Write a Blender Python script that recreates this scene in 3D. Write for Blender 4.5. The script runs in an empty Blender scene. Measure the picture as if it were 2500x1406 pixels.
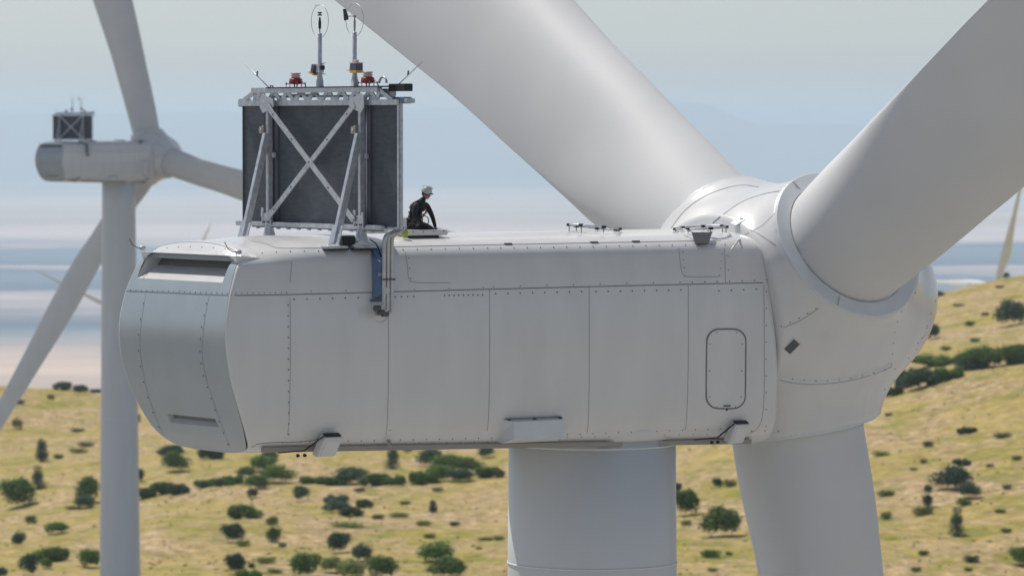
import bpy, bmesh, math, random
from mathutils import Vector as V, Matrix, noise
from mathutils.bvhtree import BVHTree
R = math.radians
C = bpy.context.scene.collection
sc = bpy.context.scene
sc.cycles.use_denoising = True
sc.cycles.max_bounces = 6
sc.cycles.volume_bounces = 1

# ------------------------------------------------------------------ camera, world, sun
F = 11000.0                       # focal length in pixels of a 2500 wide frame
PITCH = math.atan2(393, F)
cam_d = bpy.data.cameras.new('camera'); cam = bpy.data.objects.new('camera', cam_d); C.objects.link(cam)
cam.location = (0, 0, 0); cam.rotation_euler = (math.pi/2 - PITCH, 0, 0)
cam_d.sensor_width = 36; cam_d.lens = 36*F/2500
cam_d.clip_start = 1; cam_d.clip_end = 400000
cam_d.dof.use_dof = True; cam_d.dof.focus_distance = 100; cam_d.dof.aperture_fstop = 1.7
sc.camera = cam

SUN_EL, SUN_AZ = 61, 45           # azimuth: degrees from +Y towards -X
sd = V((-math.sin(R(SUN_AZ))*math.cos(R(SUN_EL)), math.cos(R(SUN_AZ))*math.cos(R(SUN_EL)), math.sin(R(SUN_EL))))
w = bpy.data.worlds.new('World'); sc.world = w; w.use_nodes = True
nt = w.node_tree; bg = nt.nodes['Background']
sky = nt.nodes.new('ShaderNodeTexSky'); sky.sky_type = 'NISHITA'; sky.sun_disc = False
sky.sun_elevation = R(SUN_EL); sky.sun_rotation = R(-SUN_AZ)
sky.altitude = 1800; sky.air_density = 1.0; sky.dust_density = 2.4; sky.ozone_density = 1.0
hs = nt.nodes.new('ShaderNodeHueSaturation'); hs.inputs['Saturation'].default_value = 0.6
nt.links.new(sky.outputs[0], hs.inputs['Color']); nt.links.new(hs.outputs[0], bg.inputs['Color'])
bg.inputs['Strength'].default_value = 0.095
sl = bpy.data.lights.new('sun', 'SUN'); so = bpy.data.objects.new('sun', sl); C.objects.link(so)
sl.energy = 4.0; sl.angle = R(0.6); sl.color = (1.0, 0.965, 0.91)
so.rotation_euler = sd.to_track_quat('Z', 'Y').to_euler()
sc.view_settings.view_transform = 'Standard'; sc.view_settings.look = 'None'
sc.view_settings.exposure = 0.0; sc.view_settings.gamma = 1.0

# ------------------------------------------------------------------ helpers
def ray(px, py):
    f = V((0, math.cos(PITCH), -math.sin(PITCH))); u = V((0, math.sin(PITCH), math.cos(PITCH)))
    return (f + V((1,0,0))*((px-1250)/F) + u*((703-py)/F)).normalized()
def project(p):
    f = V((0, math.cos(PITCH), -math.sin(PITCH))); u = V((0, math.sin(PITCH), math.cos(PITCH)))
    d = p.dot(f); return (1250+F*p.x/d, 703-F*p.dot(u)/d)
def interp(x, tab):
    if x <= tab[0][0]: return tab[0][1]
    for (a, b), (c, d) in zip(tab, tab[1:]):
        if x <= c: return b+(d-b)*(x-a)/(c-a)
    return tab[-1][1]
def sstep(t): t = max(0., min(1., t)); return t*t*(3-2*t)

def mat(name, col, rough=0.5, metal=0.0, var=0.0, vscale=3.0, bump=0.0, bscale=20.0, spec=0.5, coat=0.0, streak=None):
    m = bpy.data.materials.new(name); m.use_nodes = True
    n = m.node_tree; b = n.nodes['Principled BSDF']
    b.inputs['Roughness'].default_value = rough; b.inputs['Metallic'].default_value = metal
    b.inputs['Specular IOR Level'].default_value = spec; b.inputs['Coat Weight'].default_value = coat; b.inputs['Coat Roughness'].default_value = .14
    b.inputs['Base Color'].default_value = (*col, 1)
    tc = n.nodes.new('ShaderNodeTexCoord')
    if var:
        mp = n.nodes.new('ShaderNodeMapping'); n.links.new(tc.outputs['Object'], mp.inputs[0])
        if streak: mp.inputs['Scale'].default_value = streak
        nz = n.nodes.new('ShaderNodeTexNoise'); nz.inputs['Scale'].default_value = vscale; nz.inputs['Detail'].default_value = 6
        n.links.new(mp.outputs[0], nz.inputs['Vector'])
        cr = n.nodes.new('ShaderNodeValToRGB')
        cr.color_ramp.elements[0].position = 0.3; cr.color_ramp.elements[1].position = 0.7
        cr.color_ramp.elements[0].color = (*[c*(1-var) for c in col], 1)
        cr.color_ramp.elements[1].color = (*[min(1, c*(1+var)) for c in col], 1)
        n.links.new(nz.outputs[0], cr.inputs[0]); n.links.new(cr.outputs[0], b.inputs['Base Color'])
        mr = n.nodes.new('ShaderNodeMapRange'); mr.inputs[3].default_value = rough*0.85; mr.inputs[4].default_value = min(1, rough*1.2)
        n.links.new(nz.outputs[0], mr.inputs[0]); n.links.new(mr.outputs[0], b.inputs['Roughness'])
    if bump:
        n2 = n.nodes.new('ShaderNodeTexNoise'); n2.inputs['Scale'].default_value = bscale; n2.inputs['Detail'].default_value = 4
        n.links.new(tc.outputs['Object'], n2.inputs['Vector'])
        bp = n.nodes.new('ShaderNodeBump'); bp.inputs['Strength'].default_value = bump; bp.inputs['Distance'].default_value = 0.02
        n.links.new(n2.outputs[0], bp.inputs['Height']); n.links.new(bp.outputs[0], b.inputs['Normal'])
    return m

M = {}
M['shell'] = mat('painted_shell', (.69,.68,.665), .32, var=.04, vscale=1.2, bump=.07, bscale=1.0, coat=.6, streak=(1.3,1.3,.35))
M['blade'] = mat('blade_gelcoat', (.66,.655,.645), .62, var=.035, vscale=.5, bump=.05, bscale=.8, spec=.35)
M['tower'] = mat('tower_paint', (.62,.635,.645), .40, var=.04, vscale=.6, streak=(1,1,.15))
M['ring']  = mat('flange_paint', (.66,.69,.70), .35, var=.03, vscale=2)
M['seam']  = mat('joint_sealant', (.17,.17,.175), .7)
M['seam_soft'] = mat('panel_joint', (.33,.33,.33), .6)
M['bolt']  = mat('bolt_steel', (.11,.11,.12), .5, metal=.4)
M['galv']  = mat('galvanised_steel', (.50,.52,.56), .42, metal=.45, var=.18, vscale=9, bump=.1, bscale=40)
M['black'] = mat('black_rubber', (.012,.012,.014), .6)
M['steel'] = mat('stainless_pipe', (.55,.55,.54), .35, metal=.35, var=.1, vscale=6)
M['red']   = mat('red_housing', (.33,.022,.018), .4, var=.1, vscale=20)
M['lens']  = mat('clear_lens', (.62,.45,.43), .15, spec=.8)
M['yellow']= mat('yellow_casing', (.75,.42,.01), .45)
M['cabinet']=mat('dark_cabinet', (.085,.09,.12), .5)
M['bluebox']=mat('duct_cover_blue_grey', (.13,.20,.32), .35, var=.1, vscale=3)
M['tail']  = mat('tail_shade_paint', (.33,.375,.40), .30, var=.05, vscale=1.1, coat=.8)  # darker bluish tone puts the rear cap's shade into its colour
M['recess']= mat('recess_shade_and_trim', (.20,.205,.21), .55, var=.08, vscale=2)  # dark tone paints shade inside the rear openings; also grey trim elsewhere
M['sign']  = mat('dark_grey_plate', (.075,.08,.08), .6, var=.1, vscale=8)
M['brown'] = mat('weathered_bracket', (.35,.31,.27), .6)

def fins():
    m = bpy.data.materials.new('radiator_fins'); m.use_nodes = True; n = m.node_tree; b = n.nodes['Principled BSDF']
    tc = n.nodes.new('ShaderNodeTexCoord'); sp = n.nodes.new('ShaderNodeSeparateXYZ'); n.links.new(tc.outputs['Object'], sp.inputs[0])
    def tri(out, k):
        a = n.nodes.new('ShaderNodeMath'); a.operation = 'MULTIPLY'; a.inputs[1].default_value = k; n.links.new(out, a.inputs[0])
        c = n.nodes.new('ShaderNodeMath'); c.operation = 'FRACT'; n.links.new(a.outputs[0], c.inputs[0]); return c.outputs[0]
    z = tri(sp.outputs['Z'], 22); 
    nz = n.nodes.new('ShaderNodeTexNoise'); nz.inputs['Scale'].default_value = 3.0; nz.inputs['Detail'].default_value = 7
    mp = n.nodes.new('ShaderNodeMapping'); mp.inputs['Scale'].default_value = (1,1,4); n.links.new(tc.outputs['Object'], mp.inputs[0]); n.links.new(mp.outputs[0], nz.inputs['Vector'])
    mx = n.nodes.new('ShaderNodeMath'); mx.operation = 'MULTIPLY_ADD'; mx.inputs[1].default_value = .35; n.links.new(z, mx.inputs[0]); n.links.new(nz.outputs[0], mx.inputs[2])
    cr = n.nodes.new('ShaderNodeValToRGB'); n.links.new(mx.outputs[0], cr.inputs[0])
    cr.color_ramp.elements[0].position = .3; cr.color_ramp.elements[1].position = .95
    cr.color_ramp.elements[0].color = (.052,.061,.079,1); cr.color_ramp.elements[1].color = (.105,.115,.135,1)
    n.links.new(cr.outputs[0], b.inputs['Base Color']); b.inputs['Roughness'].default_value = .7; b.inputs['Metallic'].default_value = .2
    return m
M['fins'] = fins()

class MB:
    """collects shapes in world space, several materials, links them as ONE mesh object"""
    def __init__(s): s.bm = bmesh.new(); s.mats = []
    def mi(s, m):
        m = M[m] if isinstance(m, str) else m
        if m not in s.mats: s.mats.append(m)
        return s.mats.index(m)
    def face(s, vs, mi, smooth=False):
        try: f = s.bm.faces.new(vs)
        except ValueError: return None
        f.material_index = mi; f.smooth = smooth; return f
    def box(s, c, ax, m, bevel=0.0):
        """c centre; ax three half-axis vectors"""
        mi = s.mi(m); x, y, z = [V(a) for a in ax]; c = V(c)
        vs = [s.bm.verts.new(c+x*i+y*j+z*k) for i in (-1,1) for j in (-1,1) for k in (-1,1)]
        fs = []
        for q in ((0,1,3,2),(4,6,7,5),(0,4,5,1),(2,3,7,6),(0,2,6,4),(1,5,7,3)):
            f = s.face([vs[i] for i in q], mi)
            if f: fs.append(f)
        if bevel:
            es = list({e for f in fs for e in f.edges})
            bmesh.ops.bevel(s.bm, geom=es, offset=bevel, segments=2, affect='EDGES', clamp_overlap=True, material=-1)
    def beam(s, a, b, wx, wy, m, up=V((0,0,1)), bevel=0.0):
        a, b = V(a), V(b); d = (b-a); L = d.length; d.normalize()
        x = d.cross(up)
        if x.length < 1e-4: x = d.cross(V((1,0,0)))
        x.normalize(); y = x.cross(d).normalized()
        s.box((a+b)/2, (x*wx/2, y*wy/2, d*L/2), m, bevel)
    def tube(s, pts, r, m, n=10, closed=False, caps=True):
        mi = s.mi(m); pts = [V(p) for p in pts]; k = len(pts)
        rs = r if isinstance(r, (list, tuple)) else [r]*k
        rings = []; prev = None
        for i, p in enumerate(pts):
            if closed: d = pts[(i+1) % k]-pts[i-1]
            else: d = pts[min(i+1, k-1)]-pts[max(i-1, 0)]
            d.normalize()
            if prev is None:
                x = d.orthogonal().normalized()
            else:
                x = prev-d*prev.dot(d); x.normalize()
            prev = x; y = d.cross(x)
            rings.append([s.bm.verts.new(p+(x*math.cos(2*math.pi*j/n)+y*math.sin(2*math.pi*j/n))*rs[i]) for j in range(n)])
        for i in range(k if closed else k-1):
            A, B = rings[i], rings[(i+1) % k]
            for j in range(n): s.face([A[j], A[(j+1) % n], B[(j+1) % n], B[j]], mi, True)
        if caps and not closed:
            s.face(rings[0][::-1], mi); s.face(rings[-1], mi)
    def lathe(s, o, ax, prof, m, n=32, smooth=True, cap=True, hard=False):
        if hard:
            for p, q in zip(prof, prof[1:]): s.lathe(o, ax, [p, q], m, n, smooth, False)
            return
        """prof: list of (distance along axis, radius)"""
        mi = s.mi(m); o = V(o); ax = V(ax).normalized(); x = ax.orthogonal().normalized(); y = ax.cross(x)
        rings = [[s.bm.verts.new(o+ax*d+(x*math.cos(2*math.pi*j/n)+y*math.sin(2*math.pi*j/n))*max(r, 1e-4)) for j in range(n)] for d, r in prof]
        for A, B in zip(rings, rings[1:]):
            for j in range(n): s.face([A[j], A[(j+1) % n], B[(j+1) % n], B[j]], mi, smooth)
        if cap: s.face(rings[0][::-1], mi); s.face(rings[-1], mi)
    def ribbon(s, pts, nrm, wd, m, lift=.004):
        mi = s.mi(m); L = []
        for i, p in enumerate(pts):
            d = (pts[min(i+1, len(pts)-1)]-pts[max(i-1, 0)]).normalized(); n_ = nrm[i]
            x = d.cross(n_).normalized()*wd/2
            L.append((s.bm.verts.new(p-x+n_*lift), s.bm.verts.new(p+x+n_*lift)))
        for a, b in zip(L, L[1:]): s.face([a[0], a[1], b[1], b[0]], mi)
    def ellipsoid(s, c, ax, m, nu=16, nv=10):
        mi = s.mi(m); c = V(c); x, y, z = [V(a) for a in ax]
        rows = []
        for i in range(nv+1):
            t = math.pi*i/nv
            rows.append([s.bm.verts.new(c+z*math.cos(t)+(x*math.cos(2*math.pi*j/nu)+y*math.sin(2*math.pi*j/nu))*max(math.sin(t), 1e-3)) for j in range(nu)])
        for A, B in zip(rows, rows[1:]):
            for j in range(nu): s.face([A[j], B[j], B[(j+1) % nu], A[(j+1) % nu]], mi, True)
    def build(s, name, parent=None, inv=None, recalc=False):
        if recalc: bmesh.ops.recalc_face_normals(s.bm, faces=s.bm.faces)
        me = bpy.data.meshes.new(name); s.bm.to_mesh(me); s.bm.free()
        for m in s.mats: me.materials.append(m)
        if inv is not None: me.transform(inv)
        o = bpy.data.objects.new(name, me); C.objects.link(o)
        if parent: o.parent = parent
        return o
def tag(o, label=None, cat=None, group=None, kind=None):
    if label: o['label'] = label
    if cat: o['category'] = cat
    if group: o['group'] = group
    if kind: o['kind'] = kind
    return o

# ------------------------------------------------------------------ terrain
CREST = [(-700,1330),(0,1268),(330,1222),(530,1192),(760,1174),(1230,1165),(1650,1090),(1900,1035),(2160,968),(2377,911),(2500,888),(3200,790)]
RIDGE = [(-700,940),(0,948),(240,958),(600,940),(1250,860),(2000,760),(2290,714),(2440,684),(2500,676),(3200,640)]
def n1(x, y, s, seed=0): return noise.noise(V((x/s, y/s, seed)))
def smooth_tab(y, tab):
    for (a, b), (c, d) in zip(tab, tab[1:]):
        if y <= c: return b+(d-b)*(y-a)/(c-a)
    return tab[-1][1]
def ground_z(x, y):
    if y < 1500:
        yy = max(y, 590)
        px = 1250+F*x/yy
        zc = -(interp(1250+F*x/770, CREST)-310)/F*770
        zr = -(interp(1250+F*x/1150, RIDGE)-310)/F*1150
        zg = -(interp(1250+F*x/850, CREST)-310)/F*850-1.2
        tab = [(-1e5,-107),(528,-107),(585,-62.5),(600,-60.6),(680,-60.6*.45+zc*.55),(750,zc-.5),(768,zc),(790,zc-3.0),(822,min(zc, zg)-3.5),(858,zg),(1000,zg*.48+zr*.52),(1130,zr-.6),(1152,zr),(1180,zr-3),(1500,zr-60)]
        z = 0.0
        for d_, w_ in ((-7,.25),(0,.5),(7,.25)): z += w_*smooth_tab(y+d_, tab)
        k = sstep((y-560)/40)
        z += k*(1.6*n1(x, y, 60, 3)+.85*n1(x, y, 21, 5)+.22*n1(x, y, 6, 7)+.06*n1(x, y, 2.2, 9))
        return z
    zr = -(interp(1250+F*x/1150, RIDGE)-310)/F*1150-60 if abs(x) < 400 else -120
    z = smooth_tab(y, [(1500,zr),(2300,-185),(3870,-262),(6500,-450),(1e6,-450)])
    z -= 21*sstep((-x-60)/90)*math.exp(-((y-2450)/230)**2)
    return z+4*n1(x, y, 900, 2)*min(1, (y-1500)/2000)
def growth(a, b, s, k):
    out = []; 
    while a < b: a += s; s *= k; out.append(a)
    return out
xs = [i*1.9 for i in range(-92, 93)]
g = growth(xs[-1], 90000, 3, 1.22); xs = [-v for v in g[::-1]]+xs+g
ys = [-60000,-20000,-6000,-2000,-600,-200,0,60,102,150,220,300,400,470,520,540,555,570,580]
y_ = 586
while y_ < 1190: ys.append(y_); y_ += 2.2
ys += growth(1190, 150000, 6, 1.09)
bm = bmesh.new(); rows = []
for y in ys: rows.append([bm.verts.new((x, y, ground_z(x, y))) for x in xs])
for a, b in zip(rows, rows[1:]):
    for i in range(len(xs)-1):
        f = bm.faces.new((a[i], a[i+1], b[i+1], b[i])); f.smooth = True
me = bpy.data.meshes.new('ground'); bm.to_mesh(me); bm.free()
ground = bpy.data.objects.new('ground', me); C.objects.link(ground); tag(ground, kind='structure')

def ground_mat():
    m = bpy.data.materials.new('dry_grass_and_plain'); m.use_nodes = True; n = m.node_tree; b = n.nodes['Principled BSDF']
    b.inputs['Roughness'].default_value = .95; b.inputs['Specular IOR Level'].default_value = .1
    N = n.nodes.new; L = n.links.new
    geo = N('ShaderNodeNewGeometry'); sp = N('ShaderNodeSeparateXYZ'); L(geo.outputs['Position'], sp.inputs[0])
    def nz(scale, detail, vec=(1,1,1), rough=.55, off=0):
        mp = N('ShaderNodeMapping'); mp.inputs['Scale'].default_value = vec; mp.inputs['Location'].default_value = (off, off*.7, 0)
        L(geo.outputs['Position'], mp.inputs[0])
        t = N('ShaderNodeTexNoise'); t.inputs['Scale'].default_value = scale; t.inputs['Detail'].default_value = detail; t.inputs['Roughness'].default_value = rough
        L(mp.outputs[0], t.inputs['Vector']); return t.outputs[0]
    def ramp(v, els):
        r = N('ShaderNodeValToRGB'); L(v, r.inputs[0]); e = r.color_ramp.elements
        e[0].position, e[0].color = els[0][0], (*els[0][1], 1); e[1].position, e[1].color = els[-1][0], (*els[-1][1], 1)
        for p, c in els[1:-1]: q = e.new(p); q.color = (*c, 1)
        return r.outputs[0]
    def mix(f, a, bb):
        x = N('ShaderNodeMix'); x.data_type = 'RGBA'
        if hasattr(f, 'links'): L(f, x.inputs[0])
        else: x.inputs[0].default_value = f
        L(a, x.inputs[6]); L(bb, x.inputs[7]); return x.outputs[2]
    straw = ramp(nz(.075, 8, rough=.7), [(.30,(.45,.335,.155)),(.40,(.40,.305,.12)),(.51,(.345,.275,.085)),(.61,(.26,.235,.05)),(.72,(.15,.175,.03))])
    soil = ramp(nz(.55, 7, (1,1,1), .75), [(.36,(.24,.17,.08)),(.50,(.40,.29,.155)),(.62,(.60,.45,.30))])
    c = mix(ramp(nz(.05, 9, (1,.7,1), .74, 40), [(.46,(0,0,0)),(.55,(.92,.92,.92))]), straw, soil)
    pk = N('ShaderNodeRGB'); pk.outputs[0].default_value = (.46,.32,.19,1)
    c = mix(ramp(nz(.22, 8, (1,1,1), .76, 23), [(.53,(0,0,0)),(.60,(.8,.8,.8))]), c, pk.outputs[0])
    tuft = ramp(nz(.42, 8, (1,1,1), .78, 11), [(.30,(.35,.36,.22)),(.42,(.72,.74,.62)),(.52,(1,1,1)),(.66,(1.45,1.35,1.25))])
    ml = N('ShaderNodeMix'); ml.data_type = 'RGBA'; ml.blend_type = 'MULTIPLY'; ml.inputs[0].default_value = .8; L(c, ml.inputs[6]); L(tuft, ml.inputs[7]); c = ml.outputs[2]
    green = ramp(nz(.10, 8, (1,1,1), .72, 77), [(.55,(0,0,0)),(.64,(.68,.68,.68))])
    gc = N('ShaderNodeRGB'); gc.outputs[0].default_value = (.17,.19,.04,1)
    c = mix(green, c, gc.outputs[0])
    # far plain: pale dry flats with long dark bands painting cloud shadow and forest
    mrg = N('ShaderNodeMath'); mrg.operation = 'LOGARITHM'; mrg.inputs[1].default_value = 10; L(sp.outputs['Y'], mrg.inputs[0])
    wob = N('ShaderNodeMath'); wob.operation = 'MULTIPLY_ADD'; L(nz(.00022, 5, (.6,1.0,1), .6, 5), wob.inputs[0]); wob.inputs[1].default_value = .26; L(mrg.outputs[0], wob.inputs[2])
    ad = N('ShaderNodeMapRange'); ad.inputs[1].default_value = 3.8+.13; ad.inputs[2].default_value = 4.8+.13; L(wob.outputs[0], ad.inputs[0])
    P = (.62,.46,.36); Q = (.66,.52,.48); D = (.02,.06,.14); E = (.10,.16,.23)
    plain = ramp(ad.outputs[0], [(.0,P),(.16,P),(.19,E),(.215,D),(.25,Q),(.265,D),(.31,E),(.335,D),(.36,Q),(.375,D),(.42,E),(.44,D),(.465,Q),(.54,P),(.60,Q),(.68,Q),(.78,E),(.88,D),(1,D)])
    pn = ramp(nz(.0011, 6, (.22,1,1), .7, 9), [(.42,(.55,.58,.62)),(.6,(1.15,1.12,1.1))])
    m3 = N('ShaderNodeMix'); m3.data_type = 'RGBA'; m3.blend_type = 'MULTIPLY'; m3.inputs[0].default_value = .55; L(plain, m3.inputs[6]); L(pn, m3.inputs[7])
    val = N('ShaderNodeMapRange'); val.inputs[1].default_value = 585; val.inputs[2].default_value = 560; L(sp.outputs['Y'], val.inputs[0])
    vg = ramp(nz(.02, 5), [(.35,(.27,.255,.235)),(.65,(.35,.33,.29))])  # unseen valley floor greyed to cut warm bounce onto the turbine
    c = mix(val.outputs[0], c, vg)
    far = N('ShaderNodeMapRange'); far.inputs[1].default_value = 1800; far.inputs[2].default_value = 4500; L(sp.outputs['Y'], far.inputs[0])
    c = mix(far.outputs[0], c, m3.outputs[2])
    L(c, b.inputs['Base Color'])
    bp = N('ShaderNodeBump'); bp.inputs['Strength'].default_value = .6; bp.inputs['Distance'].default_value = .25
    L(nz(1.6, 5, (.6,1,1), .7, 3), bp.inputs['Height']); L(bp.outputs[0], b.inputs['Normal'])
    return m
me.materials.append(ground_mat())

def hit_ground(px, py, y0=560, y1=1200):
    d = ray(px, py); y = y0; last = y0
    while y < y1:
        p = d*(y/d.y)
        if p.z <= ground_z(p.x, p.y): 
            return V((p.x, p.y, ground_z(p.x, p.y)))
        y += .8
    return None

# far mountains and a low hill on the plain
def mountain(name, dist, tab, base_z, depth, colm, seed, amp):
    bm = bmesh.new(); n = 260; a, b = tab[0][0], tab[-1][0]; R_ = []
    for j in range(9):
        t = j/8.0; row = []
        for i in range(n+1):
            px = a+(b-a)*i/n
            py = interp(px, tab)+amp*noise.noise(V((px/60., seed, 0)))+.5*amp*noise.noise(V((px/17., seed, 0)))
            top = -(py-310)/F*dist
            yy = dist+(t-.5)*depth
            prof = math.sin(math.pi*t)**.8 if 0 < t < 1 else 0
            z = base_z+(top-base_z)*prof*(1+.06*noise.noise(V((px/40., t*4, seed+3))) if t != .5 else 1)
            row.append(bm.verts.new(((px-1250)/F*dist, yy, z)))
        R_.append(row)
    for A, B in zip(R_, R_[1:]):
        for i in range(n): bm.faces.new((A[i], A[i+1], B[i+1], B[i])).smooth = True
    me = bpy.data.meshes.new(name); bm.to_mesh(me); bm.free(); me.materials.append(colm)
    o = bpy.data.objects.new(name, me); C.objects.link(o); tag(o, kind='structure'); return o
hillm = mat('dry_mountain', (.10,.12,.14), .95, var=.25, vscale=.0006)
mountain('mountain', 42000, [(-1500,300),(-600,284),(0,283),(300,277),(600,273),(900,268),(1150,262),(1640,251),(1730,256),(1800,288),(1850,303),(2140,305),(2500,303),(4500,300)], -452, 9000, hillm, 4, 1.6)

# ------------------------------------------------------------------ turbine frame
TH = R(35); TX, TY = 1.82, 102.0; BASE = -107.0
a = V((math.cos(TH), math.sin(TH), 0)); t = V((math.sin(TH), -math.cos(TH), 0)); UZ = V((0,0,1))
def NL(L, lat, z): return V((TX, TY, 0))+a*L+t*lat+UZ*z
TILT = R(5); ar = (a*math.cos(TILT)+UZ*math.sin(TILT)).normalized(); ur = (UZ*math.cos(TILT)-a*math.sin(TILT)).normalized()
H = NL(5.40, 0, -4.20)
root = bpy.data.objects.new('wind_turbine', None); C.objects.link(root)
root.matrix_world = Matrix.Translation((TX, TY, BASE)) @ Matrix.Rotation(TH, 4, 'Z')
INV = root.matrix_world.inverted()
tag(root, 'nearest light grey wind turbine, its nacelle filling the frame with a person on the roof', 'wind turbine', 'wind turbines')
def on_L(px, py, L):
    d = ray(px, py); k = (NL(L,0,0)).dot(a)/d.dot(a); p = d*k; q = p-V((TX,TY,0)); return q.dot(t), q.z
def on_lat(px, py, lat):
    d = ray(px, py); k = (NL(0,lat,0)).dot(t)/d.dot(t); p = d*k; q = p-V((TX,TY,0)); return q.dot(a), q.z

# ---- tower
mb = MB()
prof = []
for i in range(31):
    z = -6.75+(BASE+6.75)*i/30; r = 1.895+(2.9-1.895)*(i/30)**1.1
    prof.append((z, r))
mb.lathe((TX,TY,0), (0,0,1), prof, 'tower', 96)
for zz in (-7.17, -9.86, -34, -62, -86):
    r = 1.9+(2.9-1.9)*((-6.75-zz)/100)**1.1
    mb.lathe((TX,TY,0), (0,0,1), [(zz-.025, r), (zz-.02, r+.014), (zz+.02, r+.014), (zz+.025, r)], 'ring', 96, cap=False)
mb.lathe((TX,TY,0), (0,0,1), [(-7.0,1.97),(-6.6,1.97)], 'shell', 64)
tower_bvh = None
tower = mb.build('tower', root, INV)

# ---- nacelle section
HALF = [(0,-2.34),(.7,-2.36),(1.3,-2.42),(1.68,-2.51),(1.90,-2.63),(2.03,-2.80),(2.10,-3.05),(2.17,-3.4),(2.23,-3.9),(2.26,-4.4),(2.27,-4.9),(2.24,-5.4),(2.18,-5.85),(2.08,-6.25),(1.95,-6.52),(1.74,-6.74),(1.40,-6.86),(.7,-6.92),(0,-6.93)]
def cr(p0, p1, p2, p3, s):
    return tuple(.5*((2*p1[k])+(-p0[k]+p2[k])*s+(2*p0[k]-5*p1[k]+4*p2[k]-p3[k])*s*s+(-p0[k]+3*p1[k]-3*p2[k]+p3[k])*s**3) for k in (0,1))
half = []
for i in range(len(HALF)-1):
    p0 = HALF[i-1] if i else (-HALF[1][0], HALF[1][1]); p3 = HALF[i+2] if i+2 < len(HALF) else (-HALF[i][0], HALF[i][1])
    for s_ in (0,.25,.5,.75): half.append(cr(p0, HALF[i], HALF[i+1], p3, s_))
half.append(HALF[-1])
ring = half+[(-l, z) for l, z in half[-2:0:-1]]
NR = len(ring); i_w = max(range(len(half)), key=lambda i: half[i][0])
def dropz(L, z):          # belly deepens slightly towards the rotor
    return z-.026*(L+10.2)*sstep((-5.2-z)/1.4)-.10*sstep((-8.6-L)/1.8)*sstep((z+3.0)/.4)
LR = [(-6.95,10.02),(-6.8,10.17),(-6.65,10.32),(-6.4,10.46),(-6.0,10.66),(-5.4,10.90),(-5.0,11.0),(-4.5,11.07),(-4.1,11.06),(-3.5,10.93),(-2.9,10.68),(-2.55,10.47),(-2.3,10.36)]
LRs = LR
def Lrear(z):
    return sum(interp(z+d_, LRs) for d_ in (-.15,-.07,0,.07,.15))/5
def Lfront(z):
    return 3.38+.115*(-2.85-z)
# inward normals of the ring
rn = []
for i in range(NR):
    p, q = ring[i-1], ring[(i+1) % NR]; d = V((q[0]-p[0], q[1]-p[1])).normalized(); rn.append(V((d.y, -d.x)))
cen = V((0,-4.6))
rn = [n_ if n_.dot(cen-V(ring[i])) > 0 else -n_ for i, n_ in enumerate(rn)]
def station(L_of, inset):
    out = []
    for i, (l, z) in enumerate(ring):
        q = V((l, z))+rn[i]*inset; L = L_of(z); out.append(NL(L, q.x, dropz(L, q.y)))
    return out
rr, rf = .07, .22
sts = []
for k in range(6):
    th = math.pi/2*k/5; sts.append(station(lambda z, k=th: -Lrear(z)+rr*(1-math.cos(k)), rr*(1-math.sin(th))))
for j in range(1, 60):
    s_ = j/60
    sts.append(station(lambda z: (-Lrear(z)+rr)*(1-s_)+(Lfront(z)-rf)*s_, 0))
for k in range(7):
    th = math.pi/2*k/6; sts.append(station(lambda z, k=th: Lfront(z)-rf*(1-math.sin(k)), rf*(1-math.cos(th))))
shell = MB(); bm = shell.bm; SH = shell.mi('shell')
vr = [[bm.verts.new(p) for p in s_] for s_ in sts]
for A, B in zip(vr, vr[1:]):
    for i in range(NR): shell.face([A[i], A[(i+1) % NR], B[(i+1) % NR], B[i]], SH, True)
shell.face(vr[-1], SH)
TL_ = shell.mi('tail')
# rear face with the two openings
def halfw(z):
    z = min(max(z, -6.93), -2.34)
    for (l0, z0), (l1, z1) in zip(half, half[1:]):
        if (z0 >= z >= z1): return l0+(l1-l0)*((z0-z)/(z0-z1) if z0 > z1 else 0)
    return 0
HOLES = [(-1.82,1.72,-3.26,-2.75), (-1.0,1.0,-6.36,-6.17)]
zl = sorted({-2.345,-2.36,-2.38,-2.42,-2.46,-2.5,-2.55,-2.6,-2.65,-2.7, *[h[2] for h in HOLES], *[h[3] for h in HOLES], *[-2.8-i*.1 for i in range(41)], -6.82,-6.86,-6.89,-6.92})
zl = [z for z in zl if not any(0 < abs(z-h) < .03 for q in HOLES for h in q[2:])]
cols = sorted({h[k] for h in HOLES for k in (0,1)} | {-1.9+i*.2 for i in range(20)} | {0.0})
def rear_pt(l, z, dep=0.0):
    L = -Lrear(z)-.012*(1-(l/2.3)**2)+dep; return NL(L, l, dropz(L, z))
for z0, z1 in zip(zl, zl[1:]):
    w0, w1 = max(halfw(z0)-.068, 0), max(halfw(z1)-.068, 0)
    c0 = [-w0]+[max(-w0, min(w0, c)) for c in cols]+[w0]; c1 = [-w1]+[max(-w1, min(w1, c)) for c in cols]+[w1]
    for i in range(len(c0)-1):
        zc = (z0+z1)/2; lc = (c0[i]+c0[i+1]+c1[i]+c1[i+1])/4
        if any(h[0] < lc < h[1] and h[2] < zc < h[3] for h in HOLES): continue
        if c0[i+1]-c0[i] < 1e-5 and c1[i+1]-c1[i] < 1e-5: continue
        q = [rear_pt(c0[i], z0), rear_pt(c0[i+1], z0), rear_pt(c1[i+1], z1), rear_pt(c1[i], z1)]
        uq = []
        for p in q:
            if not any((p-r_).length < 1e-5 for r_ in uq): uq.append(p)
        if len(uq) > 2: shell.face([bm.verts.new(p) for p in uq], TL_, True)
bmesh.ops.remove_doubles(bm, verts=bm.verts, dist=.0008)
bmesh.ops.recalc_face_normals(bm, faces=bm.faces)
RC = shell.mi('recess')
def quad(q, m_): shell.face([bm.verts.new(p) for p in q], m_, False)
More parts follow.
